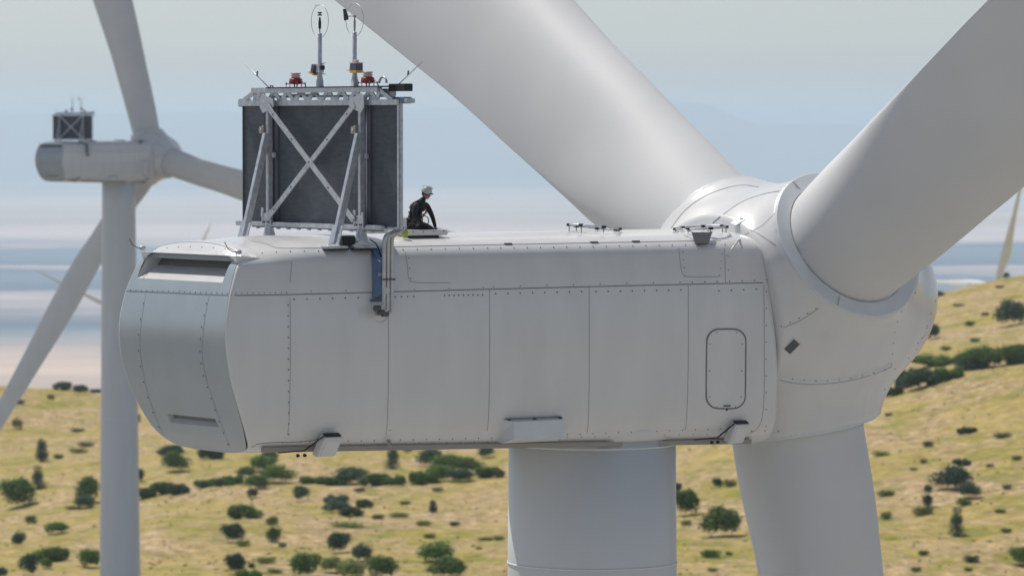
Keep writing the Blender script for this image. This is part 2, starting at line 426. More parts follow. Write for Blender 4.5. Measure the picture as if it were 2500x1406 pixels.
def recess(h, dep, sill, m_back, m_sill, slope_z):
    l0, l1, z0, z1 = h; n = 14
    zs = z0+slope_z                      # sill climbs from the lip to the back wall
    for i in range(n):
        u0, u1 = l0+(l1-l0)*i/n, l0+(l1-l0)*(i+1)/n
        quad([rear_pt(u0,z0), rear_pt(u1,z0), rear_pt(u1,zs,dep), rear_pt(u0,zs,dep)], m_sill)
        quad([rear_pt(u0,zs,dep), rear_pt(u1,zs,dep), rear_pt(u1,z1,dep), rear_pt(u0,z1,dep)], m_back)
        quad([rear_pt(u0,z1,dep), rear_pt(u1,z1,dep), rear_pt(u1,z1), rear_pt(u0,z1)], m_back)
    for u in (l0, l1): quad([rear_pt(u,z0), rear_pt(u,zs,dep), rear_pt(u,z1,dep), rear_pt(u,z1)], m_sill)
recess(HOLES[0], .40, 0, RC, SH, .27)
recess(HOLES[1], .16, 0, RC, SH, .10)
nac_bvh = BVHTree.FromBMesh(bm)
def cast(px, py, bvh=None):
    r = (bvh or nac_bvh).ray_cast(V((0,0,0)), ray(px, py))
    if r[0] is None: return None
    n_ = r[1]
    if n_.dot(ray(px, py)) > 0: n_ = -n_
    return r[0], n_
def chaikin(P_, k=2):
    for _ in range(k):
        o = [P_[0]]
        for (x0, y0), (x1, y1) in zip(P_, P_[1:]): o += [(x0*.75+x1*.25, y0*.75+y1*.25), (x0*.25+x1*.75, y0*.25+y1*.75)]
        P_ = o+[P_[-1]]
    return P_
def seam(target, pix, wd=.018, m='seam', step=8, bvh=None, lift=.004):
    if len(pix) > 3: pix = chaikin(pix)
    pts, ns = [], []
    for (x0, y0), (x1, y1) in zip(pix, pix[1:]):
        k = max(1, int(math.hypot(x1-x0, y1-y0)/step))
        for i in range(k+1):
            if i == 0 and pts: continue
            h = cast(x0+(x1-x0)*i/k, y0+(y1-y0)*i/k, bvh)
            if h: pts.append(h[0]); ns.append(h[1])
    if len(pts) > 1: target.ribbon(pts, ns, wd, m, lift)
def dots(target, pix, n, r=.019, m='bolt', bvh=None, jit=0):
    """n bolt heads evenly along a pixel polyline"""
    if len(pix) > 3: pix = chaikin(pix)
    seg = [math.hypot(b[0]-a_[0], b[1]-a_[1]) for a_, b in zip(pix, pix[1:])]; T = sum(seg)
    for i in range(n):
        s_ = T*i/max(1, n-1); j = 0
        while j < len(seg)-1 and s_ > seg[j]: s_ -= seg[j]; j += 1
        f = min(1, s_/seg[j]); h = cast(pix[j][0]+(pix[j+1][0]-pix[j][0])*f, pix[j][1]+(pix[j+1][1]-pix[j][1])*f, bvh)
        if h: target.lathe(h[0], h[1], [(-.002, r*.88), (.010, r*.88), (.014, r*.5)], m, 8, False)
# long horizontal joints
seam(shell, [(300,710),(440,716),(572,722),(720,719),(1195,706),(1680,694),(1872,690)], .020)
seam(shell, [(612,588),(648,594),(668,604),(690,607),(900,604),(1240,597),(1600,590),(1760,587)], .022)
for x0, y0, x1, y1 in ((708,728,706,1062),(948,720,946,1062),(1195,708,1193,1052),(1438,700,1437,1056),(1680,696,1677,1050)):
    seam(shell, [(x0,y0),(x0+1,(y0+y1)/2),(x1,y1-30),(x1-4,y1)], .014, 'seam_soft')
seam(shell, [(708,690),(712,640)], .012, 'seam_soft')
seam(shell, [(1865,694),(1866,850),(1866,960),(1862,1020),(1850,1046),(1830,1058)], .016, 'seam_soft')
seam(shell, [(1769,606),(1771,690)], .016, 'seam_soft')
for P_ in ([(988,615),(994,640),(997,680),(1004,691),(1100,690)], [(1657,604),(1662,655),(1667,671),(1676,677),(1755,675)]):
    seam(shell, P_, .014, 'seam_soft')
seam(shell, [(614,1092),(632,1080),(760,1078),(782,1066)], .018)
seam(shell, [(356,718),(349,755),(344,795),(341,830),(343,870),(351,920),(368,990),(408,1082)], .012, 'seam_soft')
seam(shell, [(511,721),(503,760),(497,800),(493,840),(494,875),(502,920),(518,970),(538,1028),(560,1088)], .012, 'seam_soft')
seam(shell, [(910,738),(910,785),(945,787),(945,740)], .012, 'seam_soft')
dots(shell, [(306,708),(440,712),(556,716)], 20, .013); dots(shell, [(576,716),(700,714)], 10, .012)
dots(shell, [(718,731),(874,727)], 6); dots(shell, [(965,725),(1010,724)], 4); dots(shell, [(1085,721),(1178,720)], 9)
dots(shell, [(1210,717),(1420,712)], 8); dots(shell, [(1455,712),(1662,708)], 8); dots(shell, [(1755,710),(1846,706)], 4)
dots(shell, [(1205,700),(1660,689)], 8, .014); dots(shell, [(1690,689),(1872,684)], 7, .016)
dots(shell, [(760,711),(1180,702)], 6, .012)
dots(shell, [(640,618),(700,614),(1190,606)], 17, .015); dots(shell, [(1190,606),(1770,597)], 19, .015)
for x_ in (708, ): dots(shell, [(703,745),(705,1060)], 13, .016)
dots(shell, [(955,745),(952,1050)], 2, .014)
dots(shell, [(1871,712),(1870,1040)], 9, .015)
dots(shell, [(690,1079),(780,1076)], 5, .014); dots(shell, [(850,1076),(1232,1068)], 13, .015); dots(shell, [(855,1084),(1225,1077)], 12, .012)
dots(shell, [(1385,1060),(1760,1046)], 13, .014); dots(shell, [(1385,1067),(1760,1058)], 12, .012)
dots(shell, [(1835,1052),(1900,1050)], 3, .014)
dots(shell, [(350,740),(340,795),(337,830),(340,880),(352,940),(375,1015),(405,1078)], 10, .015); dots(shell, [(504,740),(492,800),(487,850),(492,900),(508,950),(530,1015),(557,1084)], 13, .016)
dots(shell, [(388,607),(430,603),(530,606)], 6, .012)
dots(shell, [(998,630),(1002,680)], 3, .013); dots(shell, [(1667,615),(1672,673)], 4, .013); dots(shell, [(1763,620),(1757,673)], 4, .013); dots(shell, [(1777,625),(1778,660)], 2, .013)
# roof lid hinges and small marks
for x_, y_ in ((1240,596),(1450,592),(1552,590)):
    h = cast(x_, y_)
    if h: shell.box(h[0]+h[1]*.01, (a*.10, t*.02, UZ*.015), 'bolt')
nacelle = None

# ---- access door outline, built as a part set into the shell
door = MB()
cx, cy, hw, hh, rad = 1773, 900, 48, 97, 30
outl = []
for qx, qy, a0 in ((1,-1,-90),(1,1,0),(-1,1,90),(-1,-1,180)):
    for k in range(7):
        th = R(a0+k*15); outl.append((cx+qx*(hw-rad)+rad*math.cos(th)+(0 if qy < 0 else -1.5), cy+qy*(hh-rad)+rad*math.sin(th)))
outl.append(outl[0])
seam(door, outl, .032, 'seam', 6, lift=.008)
pts = [cast(x_, y_) for x_, y_ in [(cx+(x_-cx)*.955, cy+(y_-cy)*.975) for x_, y_ in outl[:-1]]]
cvs = [door.bm.verts.new(p[0]+p[1]*.007) for p in pts]
rowsd = []
c0 = cast(cx, cy)
for s_ in (1, .75, .5, .25):
    rowsd.append([door.bm.verts.new((lambda h: h[0]+h[1]*.009)(cast(cx+(x_-cx)*.955*s_, cy+(y_-cy)*.975*s_))) for x_, y_ in outl[:-1]])
ms = door.mi('shell')
for A, B in zip(rowsd, rowsd[1:]):
    for i in range(len(A)): door.face([A[i], A[(i+1) % len(A)], B[(i+1) % len(A)], B[i]], ms, True)
door.face(rowsd[-1], ms)
for x_, y_ in ((1750,812),(1798,812),(1733,840),(1812,840),(1732,905),(1811,905),(1732,968),(1809,968),(1750,992),(1795,992)):
    h = cast(x_, y_); door.lathe(h[0], h[1], [(0,.014),(.018,.012)], 'bolt', 8, False)
hdl = MB(); h = cast(1774, 990); hdl.beam(h[0]+h[1]*.02-a*.09, h[0]+h[1]*.02+a*.09, .03, .03, 'bolt')
h = cast(1774, 1000); hdl.lathe(h[0], h[1], [(0,.028),(.02,.02)], 'bolt', 10)

# ---- belly skirt, lugs and the boxed fairing at the tower
def lug(x0, y0, x1, y1, lean):
    """bracket hanging over the lower edge of the shell"""
    m = MB(); L0, z0 = on_lat((x0+x1)/2, y0, 2.1); 
    wL = (x1-x0)/108/.82
    up = NL(L0, 2.16, z0); lo = NL(L0+lean, 2.0, z0-(y1-y0)/108)
    d = (lo-up).normalized(); nx = a; ny = d.cross(a).normalized()
    m.box((up+lo)/2, (a*wL/2, ny*.10, d*(lo-up).length/2), 'shell', .02)
    m.box(up+UZ*.02, (a*wL*.4, ny*.06, UZ*.018), 'black')
    m.box((up+lo)/2+ny*(.10 if ny.dot(t) > 0 else -.10), (a*wL*.36, ny*.012, d*(lo-up).length*.38), 'shell', .01)
    m.beam(up-a*(wL/2)+t*.03, lo-a*(wL/2+.25)+UZ*.12+t*.02, .03, .03, 'black')
    m.beam(lo-a*(wL/2+.25)+UZ*.12+t*.02, lo-a*(wL/2+.9)+UZ*.10+t*.02, .025, .025, 'black')
    for k in (.25, .42): m.lathe(lo-a*(wL/2+k)+UZ*.02+t*.02, t, [(0,.04),(.05,.03)], 'black', 10)
    return m
lug1 = lug(786, 1063, 828, 1108, -.12); lug2 = lug(1786, 1032, 1824, 1079, -.10)
box = MB()
L0, z0 = on_lat(1239, 1025, 2.2); L1, _ = on_lat(1374, 1020, 2.2); zb = z0-.50
P8 = []
for L_, e in ((L0, 0), (L1, 1)):
    P8 += [(L_, 2.10, z0), (L_, 2.30, z0-.04), (L_, 2.32, z0-.40), (L_, 2.0, z0-.52), (L_, 1.7, z0-.50)]
i1, i2 = box.mi('bluebox_pale') if 'bluebox_pale' in M else box.mi('ring'), 0
vv = [box.bm.verts.new(NL(p[0]+(.10 if (k % 5 in (1,2) and k < 5) else (-.06 if k % 5 in (1,2) else 0)), p[1], p[2])) for k, p in enumerate(P8)]
for k in range(4): box.face([vv[k], vv[k+1], vv[k+6], vv[k+5]], i1)
box.face(vv[0:5], i1); box.face(vv[5:10][::-1], i1)
box.tube([NL(L0, 2.12, z0+.01), NL(L1, 2.12, z0+.01)], .018, 'brown', 6)
for L_ in (L0+.05, (L0+L1)/2, L1-.05): box.lathe(NL(L_, 2.15, z0+.0), t, [(0,.025),(.08,.02)], 'bolt', 8)

nacelle = shell.build('nacelle', root, INV)
# soft belly skirt (a lip running along the lower edge)
sk = MB()
pts = [NL(L_, 1.78, dropz(L_, -6.80)) for L_ in [-9.9+i*.45 for i in range(30)]]
for A, B in zip(pts, pts[1:]): sk.beam(A, B, .10, .10, 'brown')
sk.build('belly_rail', nacelle, INV)
d_o = door.build('access_door', nacelle, INV)
hdl.build('handle', d_o, INV)
lug1.build('lifting_bracket', nacelle, INV); lug2.build('lifting_bracket', nacelle, INV)
box.build('vent_fairing', nacelle, INV, True)
# small drain spout under the belly
m = MB(); L_, z_ = on_lat(953, 1080, 2.0); m.lathe(NL(L_, 1.95, z_+.06), -UZ, [(0,.03),(.12,.05),(.16,.045)], 'brown', 10); m.build('drain_spout', nacelle, INV)

# ---- rear visor with rivets, corner knobs and whip wires
m = MB(); q0, q1 = [], []
m_s = m.mi('shell')
lats = [-1.95+i*3.9/24 for i in range(25)]
def zroof(l):
    l = abs(l)
    for (l0, z0_), (l1, z1_) in zip(half, half[1:]):
        if l0 <= l <= l1: return z0_+(z1_-z0_)*(l-l0)/(l1-l0+1e-9)
    return -2.7
G = []
for l in lats:
    zt = zroof(l)-.075
    zb_ = -2.70
    G.append([NL(-9.8, l, zt-.03), NL(-10.2, l, zt), NL(-10.47, l*1.0, zt-.06), NL(-10.60, l, min(zt-.16, zb_+.06)), NL(-10.66, l, zb_), NL(-10.5, l, zb_)])
gv = [[m.bm.verts.new(p) for p in r_] for r_ in G]
for A, B in zip(gv, gv[1:]):
    for k in range(5): m.face([A[k], A[k+1], B[k+1], B[k]], m_s, k < 2)
m.face(gv[0][::-1], m_s); m.face(gv[-1], m_s)
bmesh.ops.recalc_face_normals(m.bm, faces=m.bm.faces)
vb = BVHTree.FromBMesh(m.bm)
dots(m, [(380,609),(420,604),(470,602),(550,607)], 7, .012, bvh=vb)
visor = m.build('intake_visor', nacelle, INV)
for l, sx in ((-1.98, -1), (1.98, 1)):
    m = MB(); p = NL(-10.5, l, -2.62); m.lathe(p-a*.05, a*-1, [(0,.05),(.10,.045),(.12,.02)], 'galv', 10)
    pts = [p+a*-.05, p+a*-.22+UZ*.0, p+a*-.36+UZ*.08, p+a*-.44+UZ*.22]
    m.tube(pts, .010, 'bolt', 6); m.build('whip_antenna', nacelle, INV)

# ---- small things on the roof and side
def roof_pt(px, py):
    h = cast(px, py); return h
m = MB()      # open hatch lid by the person
LH0, zz = on_lat(990, 580, 1.15); LH1, _ = on_lat(1087, 580, 1.15)
zt = zroof(1.15)
m.box(NL((LH0+LH1)/2, .85, zt+.10), (a*(LH1-LH0)/2, t*.42, UZ*.055), 'shell', .02)
for k in range(4): m.lathe(NL(LH0+.12+k*(LH1-LH0-.24)/3, 1.27, zt+.13), t, [(0,.018),(.012,.012)], 'bolt', 8, False)
hatch = m.build('roof_hatch', nacelle, INV)
m = MB(); m.box(NL((LH0+LH1)/2-.08, .85, zt+.03), (a*(LH1-LH0)*.36, t*.385, UZ*.04), 'black'); m.build('hatch_gasket', hatch, INV)
def guard_ring(cx, cy, rx, lat, tiltd, gap=False):
    m = MB(); L_, z_ = on_lat(cx, cy, lat); r_ = rx/107
    c = NL(L_, lat, zroof(lat)+.10)
    ex = (a*math.cos(tiltd)*1-UZ*math.sin(tiltd)); ey = t
    pts = [c+ex*r_*math.cos(2*math.pi*i/28)/.82*.93+ey*r_*math.sin(2*math.pi*i/28) for i in range(28)]
    m.tube(pts, .022, 'galv', 8, closed=True)
    for i in range(0, 28, 4):
        p = pts[i]; m.box(p, (a*.05, t*.035, UZ*.03), 'black'); 
        m.tube([p, V((p.x, p.y, (NL(0,0,zroof(lat)).z)-.01))], .010, 'bolt', 6)
    return m
guard_ring(1452, 553, 57, .55, R(6)).build('anchor_ring', nacelle, INV)
g2 = guard_ring(1712, 562, 58, 1.05, R(-3)); g2.build('anchor_ring', nacelle, INV)
m = MB()      # dark plate hanging beside the second ring
q = []
for x_, y_ in ((1690,567),(1739,567),(1729,594),(1697,594)):
    L_, z_ = on_lat(x_, y_, 1.75 if y_ < 580 else 2.0); q.append(NL(L_, 1.75 if y_ < 580 else 2.02, z_))
mi_ = m.mi('sign'); nrm = (q[1]-q[0]).cross(q[3]-q[0]).normalized()
f0 = [m.bm.verts.new(p) for p in q]; f1 = [m.bm.verts.new(p+nrm*.03) for p in q]
m.face(f0, mi_); m.face(f1[::-1], mi_)
for k in range(4): m.face([f0[k], f1[k], f1[(k+1) % 4], f0[(k+1) % 4]], mi_)
bmesh.ops.recalc_face_normals(m.bm, faces=m.bm.faces)
m.tube([q[0], q[0]-t*.5+UZ*.08], .014, 'galv', 6); m.tube([q[1], q[1]-t*.5+UZ*.08], .014, 'galv', 6)
m.build('deflector_plate', nacelle, INV)
m = MB()      # curved strap handle at the front
hs_ = [cast(x_, y_) for x_, y_ in ((1806,578),(1800,590),(1792,600),(1782,612),(1775,624))]
pts = [h_[0]+h_[1]*o_ for h_, o_ in zip(hs_, (.0,.07,.09,.07,.0))]
m.ribbon(pts, [h_[1] for h_ in hs_], .06, 'shell', 0); m.tube(pts, .018, 'shell', 8); m.build('grab_strap', nacelle, INV)
m = MB(); pts = [NL(L_, 1.2, zroof(1.2)+.03) for L_ in (-6.2,-5.9)]
h = cast(868, 579)
m = MB(); pp = NL(-7.75, 1.75, zroof(1.75)+.12); m.box(pp, (a*.16, t*.10, UZ*.10), 'black', .02)
m.build('junction_box', nacelle, INV)
# cable snaking down to the duct cover
m = MB(); ca = [cast(x_, y_) for x_, y_ in ((902,590),(915,598),(923,612),(928,628),(931,640))]
m.tube([h_[0]+h_[1]*.05 for h_ in ca if h_], .014, 'black', 6); m.build('cable', nacelle, INV)
# duct cover (blue grey box) and the coolant pipes over the side
m = MB(); mi_ = m.mi('bluebox')
def side_at(px, py, out): h = cast(px, py); return h[0]+t*out
q = [((905,607),.02),((934,606),.02),((936,660),.30),((912,640),.30),((905,628),.06),((936,716),.30),((912,716),.30),((907,728),.04),((938,728),.04)]
pv = [m.bm.verts.new(side_at(x_, y_, o_)) for (x_, y_), o_ in q]
for f_ in ((0,1,2,3),(0,3,4),(3,2,5,6),(6,5,8,7),(4,3,6,7)): m.face([pv[i] for i in f_], mi_)
pr = [m.bm.verts.new(side_at(x_, y_, .0)) for x_, y_ in ((945,606),(947,728))]
m.face([pv[1], pr[0], pr[1], pv[8], pv[5], pv[2]], mi_)
bmesh.ops.recalc_face_normals(m.bm, faces=m.bm.faces)
h = cast(922, 733); m.box(h[0]+h[1]*.02, (a*.20, t*.02, UZ*.03), 'bluebox')
duct = m.build('duct_cover', nacelle, INV)
m = MB(); h = cast(923, 708); m.box(side_at(924, 708, .33), (a*.06, t*.03, UZ*.07), 'steel', .01); m.build('latch', duct, INV)
m = MB(); h = cast(921, 762); m.box(h[0]+h[1]*.005, (a*.13, t*.012, UZ*.22), 'shell', .008); m.build('pipe_flange_plate', nacelle, INV)
for k, (xt, xb, yb) in enumerate(((938,937,752),(948,946,762),(957,956,766))):
    m = MB()
    top = NL(-6.98+.0, 2.55+.12*k, -2.15)
    L_, z_ = on_lat(xb, yb, 2.52); b_ = NL(L_, 2.52, z_)
    L2, z2 = on_lat(xt, 590, 2.50); s_ = NL(L2, 2.50, z2+.10)
    e_ = NL(*on_L(975+5*k, 566, -7.05)[:0] or (-6.98, on_L(972+7*k, 564, -6.98)[0], on_L(972+7*k, 564, -6.98)[1])) if False else NL(-6.98, on_L(968+8*k, 562, -6.98)[0], on_L(968+8*k, 562, -6.98)[1])
    hL, hz = on_lat(922, yb, 2.30); w_ = NL(hL, 2.24, hz)
    m.tube([e_, e_*.6+s_*.4, s_+(e_-s_)*.12, s_-UZ*.06, b_+UZ*.10, b_+UZ*.03-a*.03, b_-a*.12, w_+t*.14, w_], .042, 'steel', 10)
    for zz in (s_.z-.9,):
        m.box(V((s_.x, s_.y, zz)), (a*.055, t*.055, UZ*.02), 'bolt')
    m.lathe(b_-a*.10, -a, [(0,.06),(.14,.06)], 'bolt', 10)
    m.build('coolant_pipe', nacelle, INV)
m = MB(); p = NL(*[on_lat(946, 670, 2.5)[0], 2.42, on_lat(946, 670, 2.5)[1]])
m.box(p, (a*.16, t*.03, UZ*.03), 'galv'); m.build('pipe_clamp', nacelle, INV)

# ------------------------------------------------------------------ rotor hub
BL = [(-61.3, 'A'), (57.8, 'B'), (178, 'C')]
CONE = R(4)
def bdir(psi):
    p = R(psi); return ((ur*math.cos(p)+t*math.sin(p))*math.cos(CONE)+ar*math.sin(CONE)).normalized()
def edir(psi):
    p = R(psi); return (-ur*math.sin(p)+t*math.cos(p))
BD = [bdir(p) for p, _ in BL]
CR, CE = 1.895, 2.76
def smin(x, y, k): h = max(k-abs(x-y), 0)/k; return min(x, y)-h*h*k*.25
def sdf(p):
    x = p.dot(ar); q = p-ar*x; r_ = q.length
    sx = 4.28 if x > 0 else 2.0
    e = math.sqrt((x/sx)**2+(r_/2.68)**2); d = (e-1)*2.55
    # rear cylinder part facing the nacelle
    if x < 0.8: d = smin(d, max(r_-2.30, -x-1.75, x-.4), .9)
    for b in BD:
        l = p.dot(b); rad = (p-b*l).length
        fl = CR+.05*sstep((1.9-l)/1.5)
        c = max(rad-fl, l-CE, -l)
        d = smin(d, c, .95)
    return d
hub = MB(); NV, NU = 130, 260
hx, hy = t, ur
R_ = []
for i in range(NV+1):
    th = math.pi*i/NV; row = []
    for j in range(NU):
        ph = 2*math.pi*j/NU
        d = ar*math.cos(th)+(hx*math.cos(ph)+hy*math.sin(ph))*math.sin(th)
        lo, hi = 1.0, 4.6
        for _ in range(13):
            md = (lo+hi)/2
            if sdf(d*md) < 0: lo = md
            else: hi = md
        row.append(hub.bm.verts.new(H+d*lo))
    R_.append(row)
hm = hub.mi('shell')
for A, B in zip(R_, R_[1:]):
    for j in range(NU): hub.face([A[j], B[j], B[(j+1) % NU], A[(j+1) % NU]], hm, True)
bmesh.ops.remove_doubles(hub.bm, verts=hub.bm.verts, dist=.0005)
bmesh.ops.recalc_face_normals(hub.bm, faces=hub.bm.faces)
hub_bvh = BVHTree.FromBMesh(hub.bm)
def hseam(P_, wd=.018, m='seam_soft'): seam(hub, P_, wd, m, 7, hub_bvh)
hseam([(1912,800),(1950,785),(2000,752)]); hseam([(1895,600),(1850,570),(1830,560)])
hseam([(1905,922),(1940,930),(1990,933),(2050,928),(2110,915),(2150,902),(2178,888)], .075, 'ring')
hseam([(1905,928),(1940,936),(1990,939),(2050,934),(2110,921),(2150,908),(2178,894)], .016, 'seam_soft')
hseam([(2188,735),(2205,760)], .012); hseam([(2240,845),(2262,810)], .014)
hseam([(1637,560),(1665,520),(1700,490),(1750,465),(1810,450),(1852,457)], .035, 'seam')
hseam([(1740,545),(1770,520),(1810,492),(1860,474),(1910,465),(1960,462)], .03, 'seam')
hseam([(1815,575),(1860,552),(1893,520)], .016)
dots(hub, [(1908,797),(1932,786),(1960,772),(1992,753)], 5, .016, bvh=hub_bvh)
dots(hub, [(1935,925),(2000,931),(2080,924),(2160,902)], 9, .015, bvh=hub_bvh)
dots(hub, [(2283,735),(2262,800),(2240,850),(2210,905),(2160,950)], 9, .014, bvh=hub_bvh)
dots(hub, [(2262,800),(2215,880),(2185,900)], 4, .014, bvh=hub_bvh)
dots(hub, [(2200,760),(2185,800),(2180,850),(2176,890)], 6, .014, bvh=hub_bvh)
dots(hub, [(2235,715),(2240,720)], 1, .016, bvh=hub_bvh); dots(hub, [(1900,1052),(1922,1072)], 2, .018, bvh=hub_bvh)
spin = hub.build('spinner', root, INV)
# spinner details
m = MB(); h = cast(1933, 845, hub_bvh); c, n_ = h
ex = (ar*.62+UZ*.78); ex = (ex-n_*ex.dot(n_)).normalized(); ey = n_.cross(ex).normalized()
m.box(c, (ex*.19, ey*.125, n_*.02), 'shell', .008); m.box(c+n_*.012, (ex*.16, ey*.10, n_*.015), 'sign')
for k in range(-3, 4): m.box(c+n_*.03+ex*(.045*k), (ex*.006, ey*.095, n_*.006), 'recess')
m.build('vent_grille', spin, INV)
m = MB(); h = cast(1804, 540, hub_bvh)
if h:
    c, n_ = h; ex = (a-n_*a.dot(n_)).normalized(); ey = n_.cross(ex)
    m.box(c, (ex*.17, ey*.11, n_*.02), 'ring', .01); m.box(c+n_*.025+ex*.08, (ex*.02, ey*.04, n_*.01), 'bolt')
    m.build('inspection_hatch', spin, INV)

# ---- blades (root ring + blade)
def section(r_):
    """chord, thickness ratio, leading share, twist, roundness"""
    c = interp(r_, [(2.7,3.08),(4.5,3.28),(6.5,3.44),(10,3.66),(12.5,3.88),(15.5,4.3),(19,4.75),(24,4.6),(40,2.6),(55,1.8),(68,1.1),(73,.6),(75,.12)])
    th = interp(r_, [(2.7,1),(4.5,.98),(7,.90),(10,.74),(14,.55),(20,.40),(30,.28),(75,.16)])
    rd = 1-sstep((r_-2.8)/6.0)
    tw = interp(r_, [(2.7,52),(7,50),(10,48),(14,45),(22,38),(40,30),(75,24)])
    le = interp(r_, [(2.7,.5),(6.5,.51),(10,.475),(12.5,.43),(15.5,.40),(19,.37),(22,.38),(75,.32)])
    return c, th, rd, tw, le
def make_blade(psi):
    m = MB(); mi_ = m.mi('blade'); b = bdir(psi); e = edir(psi); rings = []; N_ = 56
    rr_ = [2.72,3.0,3.4,3.8,4.3,5,5.7,6.5,7.3,8.2,9.2,10.2,11.5,13,14.5,16,18,21,25,30,36,43,50,57,63,68,71,73,74.3,75]
    for r_ in rr_:
        c, th, rd, tw, le = section(r_); tw = R(tw)
        X = e*math.cos(tw)+ar*math.sin(tw); Y = e*math.sin(tw)-ar*math.cos(tw)
        pb = -ar*.13*max(0, r_-5)**2/(r_+3)       # loaded blades bend downwind
        o = H+b*r_+pb; rg = []
        for j in range(N_):
            ph = 2*math.pi*j/N_
            cx_, cy_ = math.cos(ph)*.5*c, math.sin(ph)*.5*c*max(th, .97 if rd > .95 else th)
            xa = (1-math.cos(ph))/2                      # 0 at the leading edge
            yt = 5*th*(.2969*math.sqrt(max(xa, 0))-.126*xa-.3516*xa**2+.2843*xa**3-.1036*xa**4)*c
            camb = .10*(1-th)*math.sin(math.pi*xa)*c*.5
            ax_ = (.5-xa)*c; ay_ = (yt*.92 if math.sin(ph) > 0 else -yt*.92 if abs(math.sin(ph)) > 1e-9 else 0)+camb
            px_ = cx_*rd+ax_*(1-rd)+(le-.5)*c*-1*(1); py_ = cy_*rd+ay_*(1-rd)
            rg.append(m.bm.verts.new(o+X*px_+Y*py_))
        rings.append(rg)
    for A, B in zip(rings, rings[1:]):
        for j in range(N_): m.face([A[j], A[(j+1) % N_], B[(j+1) % N_], B[j]], mi_, True)
    m.face(rings[-1], mi_); m.face(rings[0][::-1], mi_)
    bmesh.ops.recalc_face_normals(m.bm, faces=m.bm.faces)
    if psi == 178:      # pale ribbon painting a highlight down the lower blade
        bv = BVHTree.FromBMesh(m.bm)
        seam(m, [(1838,1300),(1845,1340),(1852,1380),(1858,1420)], .03, 'ring', 8, bv)
    return m.build('blade', root, INV)
blades = [make_blade(p) for p, _ in BL]
for (p, _), bo in zip(BL, blades):
    b = bdir(p); m = MB()
    m.lathe(H, b, [(2.62,1.917),(2.825,1.92),(2.84,1.905),(2.875,1.58),(2.74,1.545)], 'ring', 96, cap=False, hard=True)
    X = b.orthogonal().normalized(); Y = b.cross(X)
    m.lathe(H, b, [(2.60,1.915),(2.605,1.925),(2.62,1.915)], 'seam_soft', 96, cap=False)
    for k in range(3):
        th = 2*math.pi*k/3+.4; d = X*math.cos(th)+Y*math.sin(th)
        m.box(H+b*2.864+d*1.74, (d*.15, b*.006, b.cross(d)*.008), 'seam_soft')
    m.build('root_collar', bo, INV)

# ------------------------------------------------------------------ radiator tower on the roof
LP = -7.45
rad_root = bpy.data.objects.new('radiator', None); C.objects.link(rad_root); rad_root.parent = root
fr = MB()
for s in (-1, 1):
    l = 1.86*s
    fr.beam(NL(LP,l,-2.12), NL(LP,l,.50), .11, .11, 'galv', up=a, bevel=.01)
    # flared foot
    fr.lathe(NL(LP,l,-2.47), UZ, [(0,.17),(.05,.15),(.30,.085),(.36,.10)], 'galv', 16)
    fr.box(NL(LP,l,-2.46+(-.10 if s > 0 else -.10)*1), (a*.26, t*.20, UZ*.035), 'galv', .01)
    fr.box(NL(LP-.01,l,-2.455-.10-.05), (a*.28, t*.21, UZ*.02), 'black')
    # bottom gusset
    fr.box(NL(LP-.07,l,-2.02), (t*.20, UZ*.13, a*.012), 'galv', .01)
    fr.box(NL(LP-.08,l-.16,-1.88), (t*.04, UZ*.10, a*.012), 'galv'); fr.box(NL(LP-.08,l+.17,-1.90), (t*.04, UZ*.08, a*.012), 'galv')
    for k in (-1, 1): fr.box(NL(LP-.09,l+.09*k,-2.09), (t*.045, UZ*.02, a*.012), 'bolt')
    # head gusset
    hg = [NL(LP-.07,l+x_*(-s),z_) for x_, z_ in ((-.22,.66),(-.12,.72),(.30,.60),(.34,.44),(.10,.36),(-.12,.30),(-.24,.42))]
    mi_ = fr.mi('galv'); f0 = [fr.bm.verts.new(p) for p in hg]; f1 = [fr.bm.verts.new(p-a*.02) for p in hg]
    fr.face(f0, mi_); fr.face(f1[::-1], mi_)
    for k in range(7): fr.face([f0[k], f1[k], f1[(k+1) % 7], f0[(k+1) % 7]], mi_)
fr.box(NL(LP,-.25,-2.14), (t*2.95, UZ*.05, a*.05), 'galv', .01)
fr.box(NL(LP+.05,0,-2.20), (t*2.6, UZ*.015, a*.04), 'bolt')
for k in range(12): fr.box(NL(LP+.05,-2.4+k*.42,-2.225), (t*.04, UZ*.02, a*.03), 'galv')
frame = fr.build('frame', rad_root, INV)
for sg in (-1, 1):
    m = MB(); m.beam(NL(LP-.10-.035*(sg > 0), -1.74*sg, .47), NL(LP-.10-.035*(sg > 0), 1.76*sg, -2.0), .13, .03, 'galv', up=a, bevel=.004)
    for k in (.08,.3,.5,.72,.92):
        p = NL(LP-.10-.035*(sg > 0), -1.74*sg, .47).lerp(NL(LP-.10-.035*(sg > 0), 1.76*sg, -2.0), k); m.lathe(p, -a, [(0,.022),(.03,.018)], 'bolt', 8)
    m.build('cross_brace', rad_root, INV)
